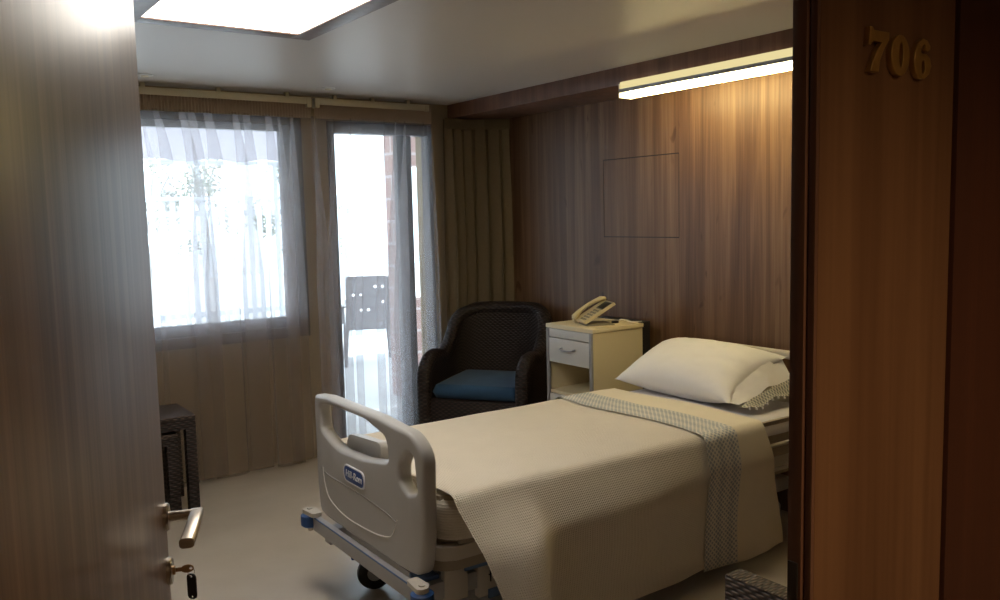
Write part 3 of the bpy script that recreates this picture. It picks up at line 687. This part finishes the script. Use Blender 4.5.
# waffle wrapped foot end
b = NB()
def foot(u, v):
    # vertical rounded end of the mattress covered by the tucked blanket
    a = PI * (u - .5) * 1.0
    pts = rpoly([(0.62, -0.468, 0), (0.068, -0.468, 0.12), (0.068, 0.468, 0.12), (0.62, 0.468, 0)], 12)
    k = u * (len(pts) - 1); i = min(int(k), len(pts) - 2); f = k - i
    x = pts[i][0] * (1 - f) + pts[i + 1][0] * f; y = pts[i][1] * (1 - f) + pts[i + 1][1] * f
    bul = 0.012 * math.sin(PI * v); ins = 0.055 * (max(0, v - 0.72) / 0.28) ** 2 + 0.03 * (max(0, 0.2 - v) / 0.2) ** 2
    cx, cy = 0.5, 0.0; d = Vector((x - cx, y * 0.9)); d.normalize()
    return (x + d.x * (bul - ins), y + d.y * (bul - ins), 0.459 + 0.180 * v)
grid(b, foot, 60, 12, lambda u, v: (u * 1.9, v * 0.16)); obj('wrapped_end', b, 'waffle', mt, solid=1, smooth=80)

# draped covers
def sst(a, b_, x):
    t = max(0.0, min(1.0, (x - a) / (b_ - a))); return t * t * (3 - 2 * t)
def drape(xa, xb, z, hw, near_len, far_len, flare, seed, left_slant=0.0, right_slant=0.0, r=0.055, wig=0.012, wave=False):
    """cloth across the bed; u along the bed, v from the far hem over the top to the near hem.
    On the near side the slope turns over the edge, runs outward for a hand's width, then drops plumb."""
    w = hw - r
    def prof(a, x, sg):
        if a <= w: return a, z
        th0 = math.radians(60 + 14 * sst(0.6, 1.5, x)) if sg > 0 else math.radians(86)
        l1 = 0.13 - 0.06 * sst(0.7, 1.5, x)
        y, zz, d, n = w, z, a - w, 24; st = d / n
        for i_ in range(n):
            q = (i_ + .5) * st; arc = r * th0
            th = q / r if q < arc else th0 + (math.radians(79 + 18 * sst(0.26, 0.46, x)) - th0) * sst(arc + l1, arc + l1 + 0.10, q)
            y += math.cos(th) * st; zz -= math.sin(th) * st
        return y, zz
    q = r * math.radians(65); tot_n = w + q + near_len; tot_f = w + q + far_len; tot = tot_n + tot_f
    def fn(u, v):
        d = v * tot - tot_f
        sg = 1 if d >= 0 else -1; a = abs(d); ln = near_len if sg > 0 else far_len
        dn = max(0, a - w - q) / ln
        x0 = xa + (left_slant * dn if sg > 0 else 0); x1 = xb + (right_slant * dn if sg > 0 else 0)
        x = x0 + (x1 - x0) * u
        nz = noise.noise((x * 3.1, d * 3.1, seed)) * wig + noise.noise((x * 9, d * 7, seed + 5)) * wig * 0.3
        y, zz = prof(a, x, sg)
        if a < w: zz += nz * 0.55 + 0.006 * math.cos(a / w * PI / 2)
        else: y += (flare(x, dn) if sg > 0 else 0.02 * dn) + nz * (0.4 + dn) * min(1, dn * 6 + .3); zz += nz * 0.4 * max(0, 1 - dn * 3)
        return (x, -sg * y, zz)
    def wavy(u, v):
        p = fn(u, v); return (p[0] + 0.016 * math.sin(v * 12.5 + 1.2), p[1], p[2])
    return (wavy if wave else fn), tot
def flare1(x, dn):
    # a soft pleat stands out near the foot corner, its head side falling away steeply
    xr = 0.36 - 0.05 * dn; d = x - xr; k = math.exp(-(d / (0.19 if d < 0 else 0.07)) ** 2)
    return (0.055 * sst(0.05, 0.5, dn) + 0.065 * dn) * k + 0.010 * math.sin(x * 6.5 + 1) * dn
bl = lying('blanket', 'cream waffle weave blanket draped over the bed and hanging down its near side', 'blanket')
fn, tot = drape(0.088, 1.45, 0.652, 0.512, 0.565, 0.16, flare1, 1.0, left_slant=0.13, right_slant=0.0)
b = NB(); grid(b, fn, 90, 150, lambda u, v: (u * 1.35, v * tot)); obj('cloth', b, 'waffle', bl, solid=1, smooth=80)
sh = lying('folded_sheet', 'cream top sheet with blue grey embroidered band, turned down over the blanket below the pillow', 'sheet')
def flare2(x, dn): return flare1(min(x, 1.5), dn) + 0.010 + 0.02 * math.sin(x * 9) * dn
XB = 1.315
fn, tot = drape(XB + 0.20, 1.70, 0.6595, 0.519, 0.585, 0.16, flare2, 1.0, left_slant=0.0, right_slant=0.17, wig=0.013, wave=True)
b = NB(); grid(b, fn, 34, 150, lambda u, v: (u * 0.3, v * tot)); obj('cloth', b, 'sheet', sh, solid=1, smooth=80)
fnb, totb = drape(XB, XB + 0.20, 0.6595, 0.519, 0.585, 0.16, flare2, 1.0, wig=0.013, wave=True)
b = NB(); grid(b, fnb, 24, 150, lambda u, v: (u * 0.20, v * totb)); o = obj('embroidered_band', b, 'lace', sh, solid=1, smooth=80); o['label'] = 'blue grey embroidered openwork band'

# pillow
pw = thing('pillow', 'plump white pillow with embroidered edge leaning at the head of the bed', 'pillow', bedw(1.970, 0.125, 0.779), BR)
def pil(u, v):
    th, ph_ = 2 * PI * u, PI * (v - .5)
    c = math.cos(ph_); 
    return th, ph_, c
b = NB()
def pface(side):
    def fn(u, v):
        a, c = u * 2 - 1, v * 2 - 1                  # a along length (y), c along width
        th = (max(0, 1 - abs(a) ** 2.6) ** 0.55) * (max(0, 1 - abs(c) ** 2.4) ** 0.6)
        pin = 1 - 0.10 * (1 - abs(a) ** 2) * (abs(c) ** 3) ; pin2 = 1 - 0.10 * (1 - abs(c) ** 2) * (abs(a) ** 3)
        wr = 0.006 * noise.noise((a * 4, c * 4, side)) * th + 0.004 * noise.noise((a * 11, c * 9, side)) * th
        return Vector((c * 0.235 * pin, a * 0.40 * pin2, side * (0.118 * th + wr)))
    return fn
T = Matrix.Rotation(-0.38, 4, 'Y')
for side in (1, -1):
    f0 = pface(side); grid(b, lambda u, v: T @ f0(u, v), 40, 30, lambda u, v: (u * 0.75, v * 0.5))
bmesh.ops.remove_doubles(b, verts=b.verts, dist=1e-4); obj('cushion', b, 'pillow', pw, smooth=80)
# open end flap of the pillowcase with its trim (near end)
def flap(off, lw):
    def fn(u, v):
        c = u * 2 - 1; t = v
        wv = 0.012 * math.sin(c * 6 + 1) * t + 0.007 * noise.noise((c * 5, t * 3, 4))
        g = (off + lw * t) / 0.12                 # 0 at the seam .. 1 at the free edge
        return T @ Vector((c * 0.225 * (1 - 0.10 * g), -0.365 - 0.115 * g, 0.03 * (1 - g) * (1 - c * c) + wv)) - Vector((0, 0, g * (0.035 + 0.105 * (c + 1) / 2)))
    return fn
b = NB(); grid(b, flap(0.0, 0.08), 28, 8); obj('case_flap', b, 'pillow', pw, solid=1, smooth=80)
b = NB(); grid(b, flap(0.08, 0.04), 28, 5, lambda u, v: (v * 0.035, u * 0.5)); obj('trim', b, 'lace2', pw, solid=1, smooth=80)
for i in range(9):
    b = NB(); q = flap(0.08, 0.04)(0.06 + i * 0.11, 1.0); tube(b, [q, q + Vector((0, -0.004, -0.012))], [0.004, 0.006], 7); obj('tassel', b, 'pillow', pw)

# ============================================================ NIGHTSTAND
NX0, NX1, NY0, NY1, NZ = 3.205, 3.60, 3.600, 4.012, 0.945
ns = thing('nightstand', 'cream bedside cabinet with white drawer and open shelf between armchair and bed', 'nightstand', (NX0, (NY0 + NY1) / 2, 0))
D, W2 = NX1 - NX0, (NY1 - NY0) / 2
obj('top', BOX(-0.005, D + 0.005, -W2 - 0.006, W2 + 0.006, NZ - 0.025, NZ, bev=0.004), 'nsbody', ns)
for s in (-1, 1): obj('side_panel', BOX(0.004, D, s * W2 - (0.018 if s > 0 else 0), s * W2 + (0.018 if s < 0 else 0), 0.06, NZ - 0.027), 'nsbody', ns)
for s in (-1, 1):
    b = NB(); tube(b, [(0.0, s * (W2 - 0.012), 0.06), (0.0, s * (W2 - 0.012), NZ - 0.027)], 0.013, 14); obj('edge_post', b, 'greyalu', ns)
    for x in (0.04, D - 0.04):
        b = NB(); tube(b, [(x, s * (W2 - 0.04) - 0.008, 0.027), (x, s * (W2 - 0.04) + 0.008, 0.027)], 0.027, 16); bx(b, x - 0.012, x + 0.012, s * (W2 - 0.04) - 0.014, s * (W2 - 0.04) + 0.014, 0.03, 0.062); obj('castor', b, 'rubber', ns)
obj('fascia_strip', BOX(-0.004, 0.014, -W2 + 0.026, W2 - 0.026, 0.868, NZ - 0.028, bev=0.002), 'nsfront', ns)
d1 = obj('drawer', BOX(-0.006, 0.30, -W2 + 0.026, W2 - 0.026, 0.716, 0.862, bev=0.003), 'nsfront', ns)
b = NB(); tube(b, [(-0.006, 0.058, 0.808), (-0.026, 0.054, 0.805), (-0.031, 0.03, 0.802), (-0.032, 0.0, 0.801), (-0.031, -0.03, 0.802), (-0.026, -0.054, 0.805), (-0.006, -0.058, 0.808)], 0.006, 10); obj('handle', b, 'greyalu', d1)
obj('shelf', BOX(0.002, D - 0.01, -W2 + 0.018, W2 - 0.018, 0.526, 0.544), 'nsbody', ns)
obj('back_panel', BOX(D - 0.012, D, -W2 + 0.018, W2 - 0.018, 0.07, NZ - 0.03), 'nsbody', ns)
d2 = obj('lower_door', BOX(-0.006, 0.014, -W2 + 0.026, W2 - 0.026, 0.075, 0.522, bev=0.003), 'nsfront', ns)
b = NB(); tube(b, [(-0.006, 0.058, 0.425), (-0.026, 0.054, 0.422), (-0.031, 0.0, 0.418), (-0.026, -0.054, 0.422), (-0.006, -0.058, 0.425)], 0.006, 10); obj('handle', b, 'greyalu', d2)
obj('base', BOX(0.01, D - 0.002, -W2 + 0.018, W2 - 0.018, 0.06, 0.078), 'nsbody', ns)
o = obj('rear_column', BOX(D, D + 0.075, -W2 + 0.01, W2 - 0.02, 0.065, NZ + 0.005, bev=0.003), 'black', ns); o['label'] = 'black rear column'

# phone on the nightstand
PHX, PHY = 3.385, 3.755
ph = thing('desk_phone', 'ivory desk telephone with dark screen on the bedside cabinet', 'telephone', (PHX, PHY, NZ), math.radians(-22))
ph.scale = (1.10, 1.05, 0.85)
# local: +x is away (screen end high), -x near keypad end, y left/right
b = NB(); prism(b, [(-0.085, 0.0), (0.075, 0.0), (0.06, 0.012), (-0.08, 0.012)], -0.075, 0.075, Matrix.Rotation(PI / 2, 4, 'X'), bev=0.003); obj('base', b, 'phonekey', ph)
TPH = Matrix.Translation((-0.095, 0, 0.014)) @ Matrix.Rotation(-0.64, 4, 'Y')
b = NB(); bx(b, 0, 0.215, -0.085, 0.085, 0.0, 0.022, bev=0.007, seg=3, T=TPH); bd2 = obj('body', b, 'phone', ph)
b = NB(); bx(b, 0.138, 0.200, -0.078, 0.020, 0.0215, 0.0245, bev=0.001, T=TPH); obj('screen', b, 'black', bd2)
b = NB(); bx(b, 0.130, 0.208, -0.082, 0.026, 0.0205, 0.0228, bev=0.001, T=TPH); obj('screen_bezel', b, 'phonekey', bd2)
b = NB()
for i in range(5):
    for j in range(3): bx(b, 0.018 + i * 0.022, 0.032 + i * 0.022, -0.068 + j * 0.030, -0.048 + j * 0.030, 0.021, 0.026, bev=0.0015, T=TPH)
obj('keypad', b, 'phonekey', bd2)
b = NB(); tube(b, [TPH @ Vector(p) for p in ((0.0, 0.062, 0.028), (0.012, 0.062, 0.040), (0.06, 0.062, 0.052), (0.11, 0.062, 0.056), (0.16, 0.062, 0.052), (0.205, 0.062, 0.042), (0.222, 0.062, 0.028))], [0.017, 0.021, 0.016, 0.014, 0.016, 0.022, 0.016], 14, sq=(0.85, 1.15)); obj('handset', b, 'phone', ph)
b = NB(); pts = []
for i in range(120):
    t = i / 119; a = t * 2 * PI * 20; c0 = Vector((-0.10 + 0.02 * t, 0.075 + 0.11 * t, 0.0085))
    pts.append(c0 + Vector((math.cos(a) * 0.006, 0, math.sin(a) * 0.006)))
tube(b, pts, 0.0022, 5); obj('cord', b, 'phone', ph)
cb = thing('cable', 'small white cable with a black plug at the rear of the bedside cabinet top', 'cable', (3.535, 3.665, NZ))
b = NB(); tube(b, [(-0.035, 0.045, 0.006), (-0.015, 0.035, 0.020), (0.01, 0.015, 0.016), (0.03, -0.005, 0.006), (0.07, -0.03, 0.005), (0.09, -0.035, 0.004)], 0.0045, 8); obj('lead', b, 'white', cb)
b = NB(); bx(b, -0.065, -0.03, 0.035, 0.065, 0.0, 0.014, bev=0.003); obj('plug', b, 'black', cb)

# ============================================================ CORNER WICKER ARMCHAIR
ch = thing('wicker_armchair', 'dark wicker tub armchair with blue seat cushion in the corner by the balcony door', 'armchair', (3.295, 4.74, 0), math.radians(-55))
# local: faces -y
path = []
HWc = 0.372
for i in range(61):
    t = i / 60
    path.append(t)
def cpath(t):
    """plan of the shell: right arm front -> around the back -> left arm front; returns (x, y)"""
    L1, L2 = 0.47, PI * 0.5 * 0.30
    straight = 2 * (HWc - 0.30); tot_ = 2 * L1 + 2 * L2 + straight; s = t * tot_
    if s < L1: return (HWc, -0.36 + s)
    s -= L1
    if s < L2: a = s / 0.30; return (HWc - 0.30 + 0.30 * math.cos(a), 0.11 + 0.30 * math.sin(a) * 0.85)
    s -= L2
    if s < straight: return (HWc - 0.30 - s, 0.11 + 0.255)
    s -= straight
    if s < L2: a = PI / 2 + s / 0.30; return (-HWc + 0.30 + 0.30 * math.cos(a), 0.11 + 0.30 * math.sin(a) * 0.85)
    s -= L2; return (-HWc, 0.11 - s)
def cheight(t):
    d = abs(t - 0.5) * 2                             # 0 middle of the back, 1 arm fronts
    k = max(0, min(1, (0.74 - d) / 0.36)); k = k * k * (3 - 2 * k)
    arm = 0.64 + 0.03 * math.sin(max(0, min(1, (1 - d) / 0.3)) * PI) - 0.05 * max(0, (d - 0.9) / 0.1) ** 2
    return arm + (0.935 - arm) * k - 0.05 * max(0, (abs(t - .5) - .12)) / .1 * k
def shell(inner):
    def fn(u, v):
        x, y = cpath(u); x2, y2 = cpath(min(1, u + 0.002)); x1, y1 = cpath(max(0, u - 0.002))
        nrm = Vector((y2 - y1, -(x2 - x1))).normalized()
        lean = 0.10 * max(0, v - 0.4) * (1 - min(1, abs(u - .5) * 2.6))
        h_ = cheight(u); off = -0.065 if inner else 0.0
        bulge = 0.02 * math.sin(PI * v)
        return (x + nrm.x * (off + bulge * (0 if inner else 1) ), y + nrm.y * (off + bulge * (0 if inner else 1)) + lean, 0.06 + (h_ - 0.06) * v)
    return fn
b = NB(); grid(b, shell(False), 90, 16, lambda u, v: (u * 2.2, v * 0.9)); grid(b, shell(True), 90, 16, lambda u, v: (u * 2.2, v * 0.9))
obj('shell', b, 'wicker', ch, solid=1, smooth=60)
b = NB(); pts = []
for i in range(91):
    u = i / 90; a = Vector(shell(False)(u, 1)); c = Vector(shell(True)(u, 1)); pts.append((a + c) / 2)
f0 = pts[0]; f1 = pts[-1]
pts = [Vector((f0.x, f0.y - 0.012, 0.07)), Vector((f0.x, f0.y - 0.014, 0.3)), Vector((f0.x, f0.y - 0.012, f0.z - 0.07)), Vector((f0.x, f0.y - 0.004, f0.z - 0.02))] + pts + [Vector((f1.x, f1.y - 0.004, f1.z - 0.02)), Vector((f1.x, f1.y - 0.012, f1.z - 0.07)), Vector((f1.x, f1.y - 0.014, 0.3)), Vector((f1.x, f1.y - 0.012, 0.07))]
tube(b, pts, 0.048, 10); obj('rolled_rim', b, 'wicker', ch, smooth=60)
b = NB(); bx(b, -0.335, 0.335, -0.37, 0.30, 0.08, 0.405, bev=0.01); obj('seat_base', b, 'wicker', ch)
for sx_ in (-0.34, 0.34):
    for sy in (-0.32, 0.28): obj('foot', BOX(sx_ - 0.02, sx_ + 0.02, sy - 0.02, sy + 0.02, 0, 0.08, bev=0.004), 'black', ch)
b = NB()
def cush(side):
    def fn(u, v):
        a, c = u * 2 - 1, v * 2 - 1; rr = 1 - max(abs(a), abs(c)) ** 10
        return (a * 0.292, -0.05 + c * 0.30, 0.455 + side * (0.045 * (1 if max(abs(a), abs(c)) < 0.999 else 0.9) * min(1, rr * 2.2) ** .5 + 0.012 * (1 - a * a) * (1 - c * c)))
    return fn
for s in (1, -1): grid(b, cush(s), 30, 30, lambda u, v: (u * .65, v * .65))
bmesh.ops.remove_doubles(b, verts=b.verts, dist=1e-4); o = obj('seat_cushion', b, 'bluecush', ch, smooth=70); o['label'] = 'blue seat cushion'

# ============================================================ WICKER CHAIR near the doorway (lower right)
wc = thing('wicker_chair', 'brown square armed wicker chair just inside the doorway, its arm end showing beside the frame', 'armchair', (2.11, 1.10, 0))
AZ = 0.636
for s, nm in ((-1, 'arm'), (1, 'arm')):
    x0 = s * 0.335 - 0.032
    b = NB(); bx(b, x0, x0 + 0.064, -0.33, 0.345, 0.10, AZ, bev=0.006, seg=2); obj('arm', b, 'wicker2', wc)
b = NB(); bx(b, -0.30, 0.30, -0.34, -0.27, 0.10, 0.82, bev=0.008); obj('backrest', b, 'wicker2', wc)
b = NB(); bx(b, -0.30, 0.30, -0.27, 0.335, 0.12, 0.36, bev=0.006); obj('seat', b, 'wicker2', wc)
b = NB(); bx(b, -0.295, 0.295, -0.265, 0.325, 0.362, 0.44, bev=0.025, seg=3); obj('seat_cushion', b, 'drape', wc)
for sx_ in (-0.33, 0.33):
    for sy in (-0.31, 0.32): obj('leg', BOX(sx_ - 0.02, sx_ + 0.02, sy - 0.02, sy + 0.02, 0, 0.105), 'black', wc)

# ============================================================ NESTED WICKER TABLES at left
def wtable(name, label, loc, W, Dp, Hh, leg, ap, group):
    t = thing(name, label, 'side table', loc, 0, group)
    b = NB(); bx(b, -W, W, -Dp, Dp, Hh - 0.02, Hh, bev=0.006); obj('tabletop', b, 'wicker2', t)
    b = NB(); bx(b, -W + 0.002, W - 0.002, -Dp + 0.002, -Dp + 0.03, Hh - ap, Hh - 0.02); bx(b, -W + 0.002, W - 0.002, Dp - 0.03, Dp - 0.002, Hh - ap, Hh - 0.02)
    bx(b, -W + 0.002, -W + 0.03, -Dp + 0.03, Dp - 0.03, Hh - ap, Hh - 0.02); bx(b, W - 0.03, W - 0.002, -Dp + 0.03, Dp - 0.03, Hh - ap, Hh - 0.02); obj('apron', b, 'wicker', t)
    for sx_ in (-1, 1):
        for sy in (-1, 1):
            x, y = sx_ * (W - leg / 2 - 0.001), sy * (Dp - leg / 2 - 0.001)
            obj('leg', BOX(x - leg / 2, x + leg / 2, y - leg / 2, y + leg / 2, 0, Hh - ap, bev=0.004), 'wicker', t)
    return t
wtable('wicker_table', 'larger dark wicker side table under the window beside the door leaf', (1.045, 4.94, 0), 0.26, 0.19, 0.548, 0.055, 0.075, 'nested wicker tables')
wtable('wicker_table', 'smaller dark wicker table tucked beneath the larger wicker side table', (1.03, 4.90, 0), 0.175, 0.15, 0.455, 0.06, 0.06, 'nested wicker tables')

# ============================================================ OUTSIDE: terrace, chair, brickwork, garden
struct('terrace', BOX(-12, 22, 5.56, 26, -0.20, -0.03), 'terrace', label='pale sunlit terrace beyond the balcony door', cat='terrace')
struct('balcony_slab', BOX(-3.5, 6.5, 5.55, 8.2, 2.62, 2.85), 'render', label='balcony slab overhead outside the window', cat='balcony')
bw = thing('brick_wall', 'pinkish brick pillar and low wall outside the balcony door', 'wall', (3.72, 6.80, -0.03))
b = NB(); bx(b, -0.03, 0.10, -0.10, 0.12, 0, 2.64); obj('pillar', b, 'brick', bw, smooth=0)
b = NB(); bx(b, 0.09, 2.4, -0.05, 0.20, 0, 0.88); obj('parapet', b, 'brick', bw, smooth=0)
b = NB(); bx(b, 0.09, 2.4, -0.05, 0.20, 2.10, 2.64); obj('lintel', b, 'brick', bw, smooth=0)
# resin chair on the terrace, back towards the room
gc = thing('garden_chair', 'dark resin garden armchair standing on the terrace outside the balcony door', 'garden chair', (4.36, 8.72, -0.03), math.radians(-24))
b = NB(); bx(b, -0.25, 0.25, -0.22, 0.27, 0.40, 0.44, bev=0.012, seg=3); obj('seat', b, 'resin', gc)
bo = rpoly([(-0.25, 0.44, 0.02), (0.25, 0.44, 0.02), (0.235, 1.02, 0.05), (-0.235, 1.02, 0.05)]); hs = []
for r_i in range(5):
    for c_i in range(5):
        cx, cz = -0.16 + c_i * 0.08, 0.56 + r_i * 0.085
        if (r_i * 5 + c_i * 3) % 7 in (1, 4): hs.append(rpoly([(cx - 0.013, cz - 0.014, 0.006), (cx + 0.013, cz - 0.014, 0.006), (cx + 0.013, cz + 0.014, 0.006), (cx - 0.013, cz + 0.014, 0.006)], 3))
TBk = Matrix.Translation((0, -0.24, 0)) @ Matrix.Rotation(PI / 2, 4, 'X') @ Matrix.Identity(4)
b = shape([bo] + hs, 0.012, 0.004, Matrix.Translation((0, -0.235, 0)) @ Matrix.Rotation(PI / 2 + 0.10, 4, 'X') @ Matrix.Translation((0, 0, 0.045))); obj('backrest', b, 'resin', gc)
for s in (-1, 1):
    b = NB(); tube(b, [(s * 0.27, -0.24, 0.66), (s * 0.285, -0.05, 0.66), (s * 0.285, 0.18, 0.645), (s * 0.28, 0.25, 0.60), (s * 0.275, 0.25, 0.42)], 0.022, 8, sq=(0.6, 1.3)); obj('armrest', b, 'resin', gc)
    for y0, y1 in ((-0.22, -0.27), (0.24, 0.27)):
        b = NB(); tube(b, [(s * 0.24, y0, 0.41), (s * 0.265, y1, 0.0)], [0.026, 0.020], 8); obj('leg', b, 'resin', gc)
# awning
aw = thing('awning', 'pale cloth awning above the garden outside the window', 'awning', (4.0, 11.3, 2.4))
b = NB()
def awf(u, v): return (-6.5 + 7.1 * u, -1.8 + 2.2 * v, 1.25 - 1.22 * v + 0.05 * math.sin(v * PI) + 0.02 * math.sin(u * 60))
grid(b, awf, 80, 6); bmesh.ops.solidify(b, geom=list(b.faces), thickness=0.01); obj('cloth', b, 'awning', aw, smooth=60)
b = NB(); tube(b, [(-6.5, -1.2, 0.98), (0.6, -1.2, 0.98)], 0.02, 8); tube(b, [(-6.5, 0.42, 0.0), (0.6, 0.42, 0.0)], 0.03, 8)
for x in (-6.4, 0.5): tube(b, [(x, 0.40, 0), (x, 0.40, -2.43)], 0.03, 8)
obj('frame', b, 'fencewhite', aw)
# white slatted fence
gf = thing('garden_fence', 'white slatted fence at the far side of the terrace', 'fence', (1.0, 12.6, -0.03))
b = NB(); 
for i in range(52): xk = -2.2 + i * 0.14; bx(b, xk, xk + 0.07, 0, 0.025, 0.08, 1.95)
obj('slat_panel', b, 'fencewhite', gf, smooth=0)
b = NB(); bx(b, -2.3, 5.2, 0.025, 0.07, 1.72, 1.80); bx(b, -2.3, 5.2, 0.025, 0.07, 0.25, 0.33); bx(b, -2.3, 5.2, -0.02, 0.05, 1.95, 2.0); obj('rail', b, 'fencewhite', gf, smooth=0)
# trees and shrubs in the garden
def plant(name, label, cat, loc, h, crown, trunk, seed, nleaf, group):
    rnd = random.Random(seed); t = thing(name, label, cat, loc, 0, group)
    b = NB(); tube(b, [(0, 0, 0), (rnd.uniform(-.1, .1), rnd.uniform(-.1, .1), h * 0.45), (rnd.uniform(-.2, .2), 0, h * 0.8)], [trunk, trunk * 0.8, trunk * 0.4], 8)
    for k in range(4):
        a = rnd.uniform(0, 2 * PI); z0 = h * rnd.uniform(.35, .6); tube(b, [(0, 0, z0), (math.cos(a) * crown * .6, math.sin(a) * crown * .6, z0 + h * .25)], [trunk * .5, trunk * .2], 6)
    obj('trunk', b, 'bark', t)
    b = NB()
    clumps = []
    for i in range(13):
        a = rnd.uniform(0, 2 * PI); r_ = crown * rnd.random() ** .5; zz = h * rnd.uniform(.38, .95)
        k = math.sqrt(max(0.05, 1 - ((zz / h - .62) / .40) ** 2)); clumps.append(Vector((math.cos(a) * r_ * k, math.sin(a) * r_ * k, zz)))
    for i in range(nleaf):
        p = rnd.choice(clumps) + Vector((rnd.gauss(0, .10), rnd.gauss(0, .10), rnd.gauss(0, .12))) * (crown / .75)
        d = Vector((rnd.uniform(-1, 1), rnd.uniform(-1, 1), rnd.uniform(-.7, .5))).normalized(); s = Vector((rnd.uniform(-1, 1), rnd.uniform(-1, 1), rnd.uniform(-1, 1))).cross(d).normalized()
        l_, w_ = rnd.uniform(.05, .10), rnd.uniform(.015, .03)
        vs = [b.verts.new(q) for q in (p, p + d * l_ * .5 + s * w_, p + d * l_, p + d * l_ * .5 - s * w_)]; b.faces.new(vs)
    obj('foliage', b, 'leaf', t, solid=1, smooth=0)
plant('garden_tree', 'leafy tree left of the window view, by the white fence', 'tree', (3.35, 14.0, -0.03), 3.2, 0.75, 0.035, 1, 1500, 'garden trees outside the window')
plant('garden_tree', 'leafy tree in the middle of the window view, behind the white fence', 'tree', (4.85, 16.4, -0.03), 3.6, 0.9, 0.05, 2, 1700, 'garden trees outside the window')
plant('garden_tree', 'low leafy tree right of the window view', 'tree', (5.75, 14.0, -0.03), 2.7, 0.7, 0.035, 3, 1400, 'garden trees outside the window')
plant('garden_shrub', 'tall narrow shrub behind the garden chair outside the balcony door', 'shrub', (7.4, 16.6, -0.03), 2.7, 0.35, 0.03, 4, 500, None)
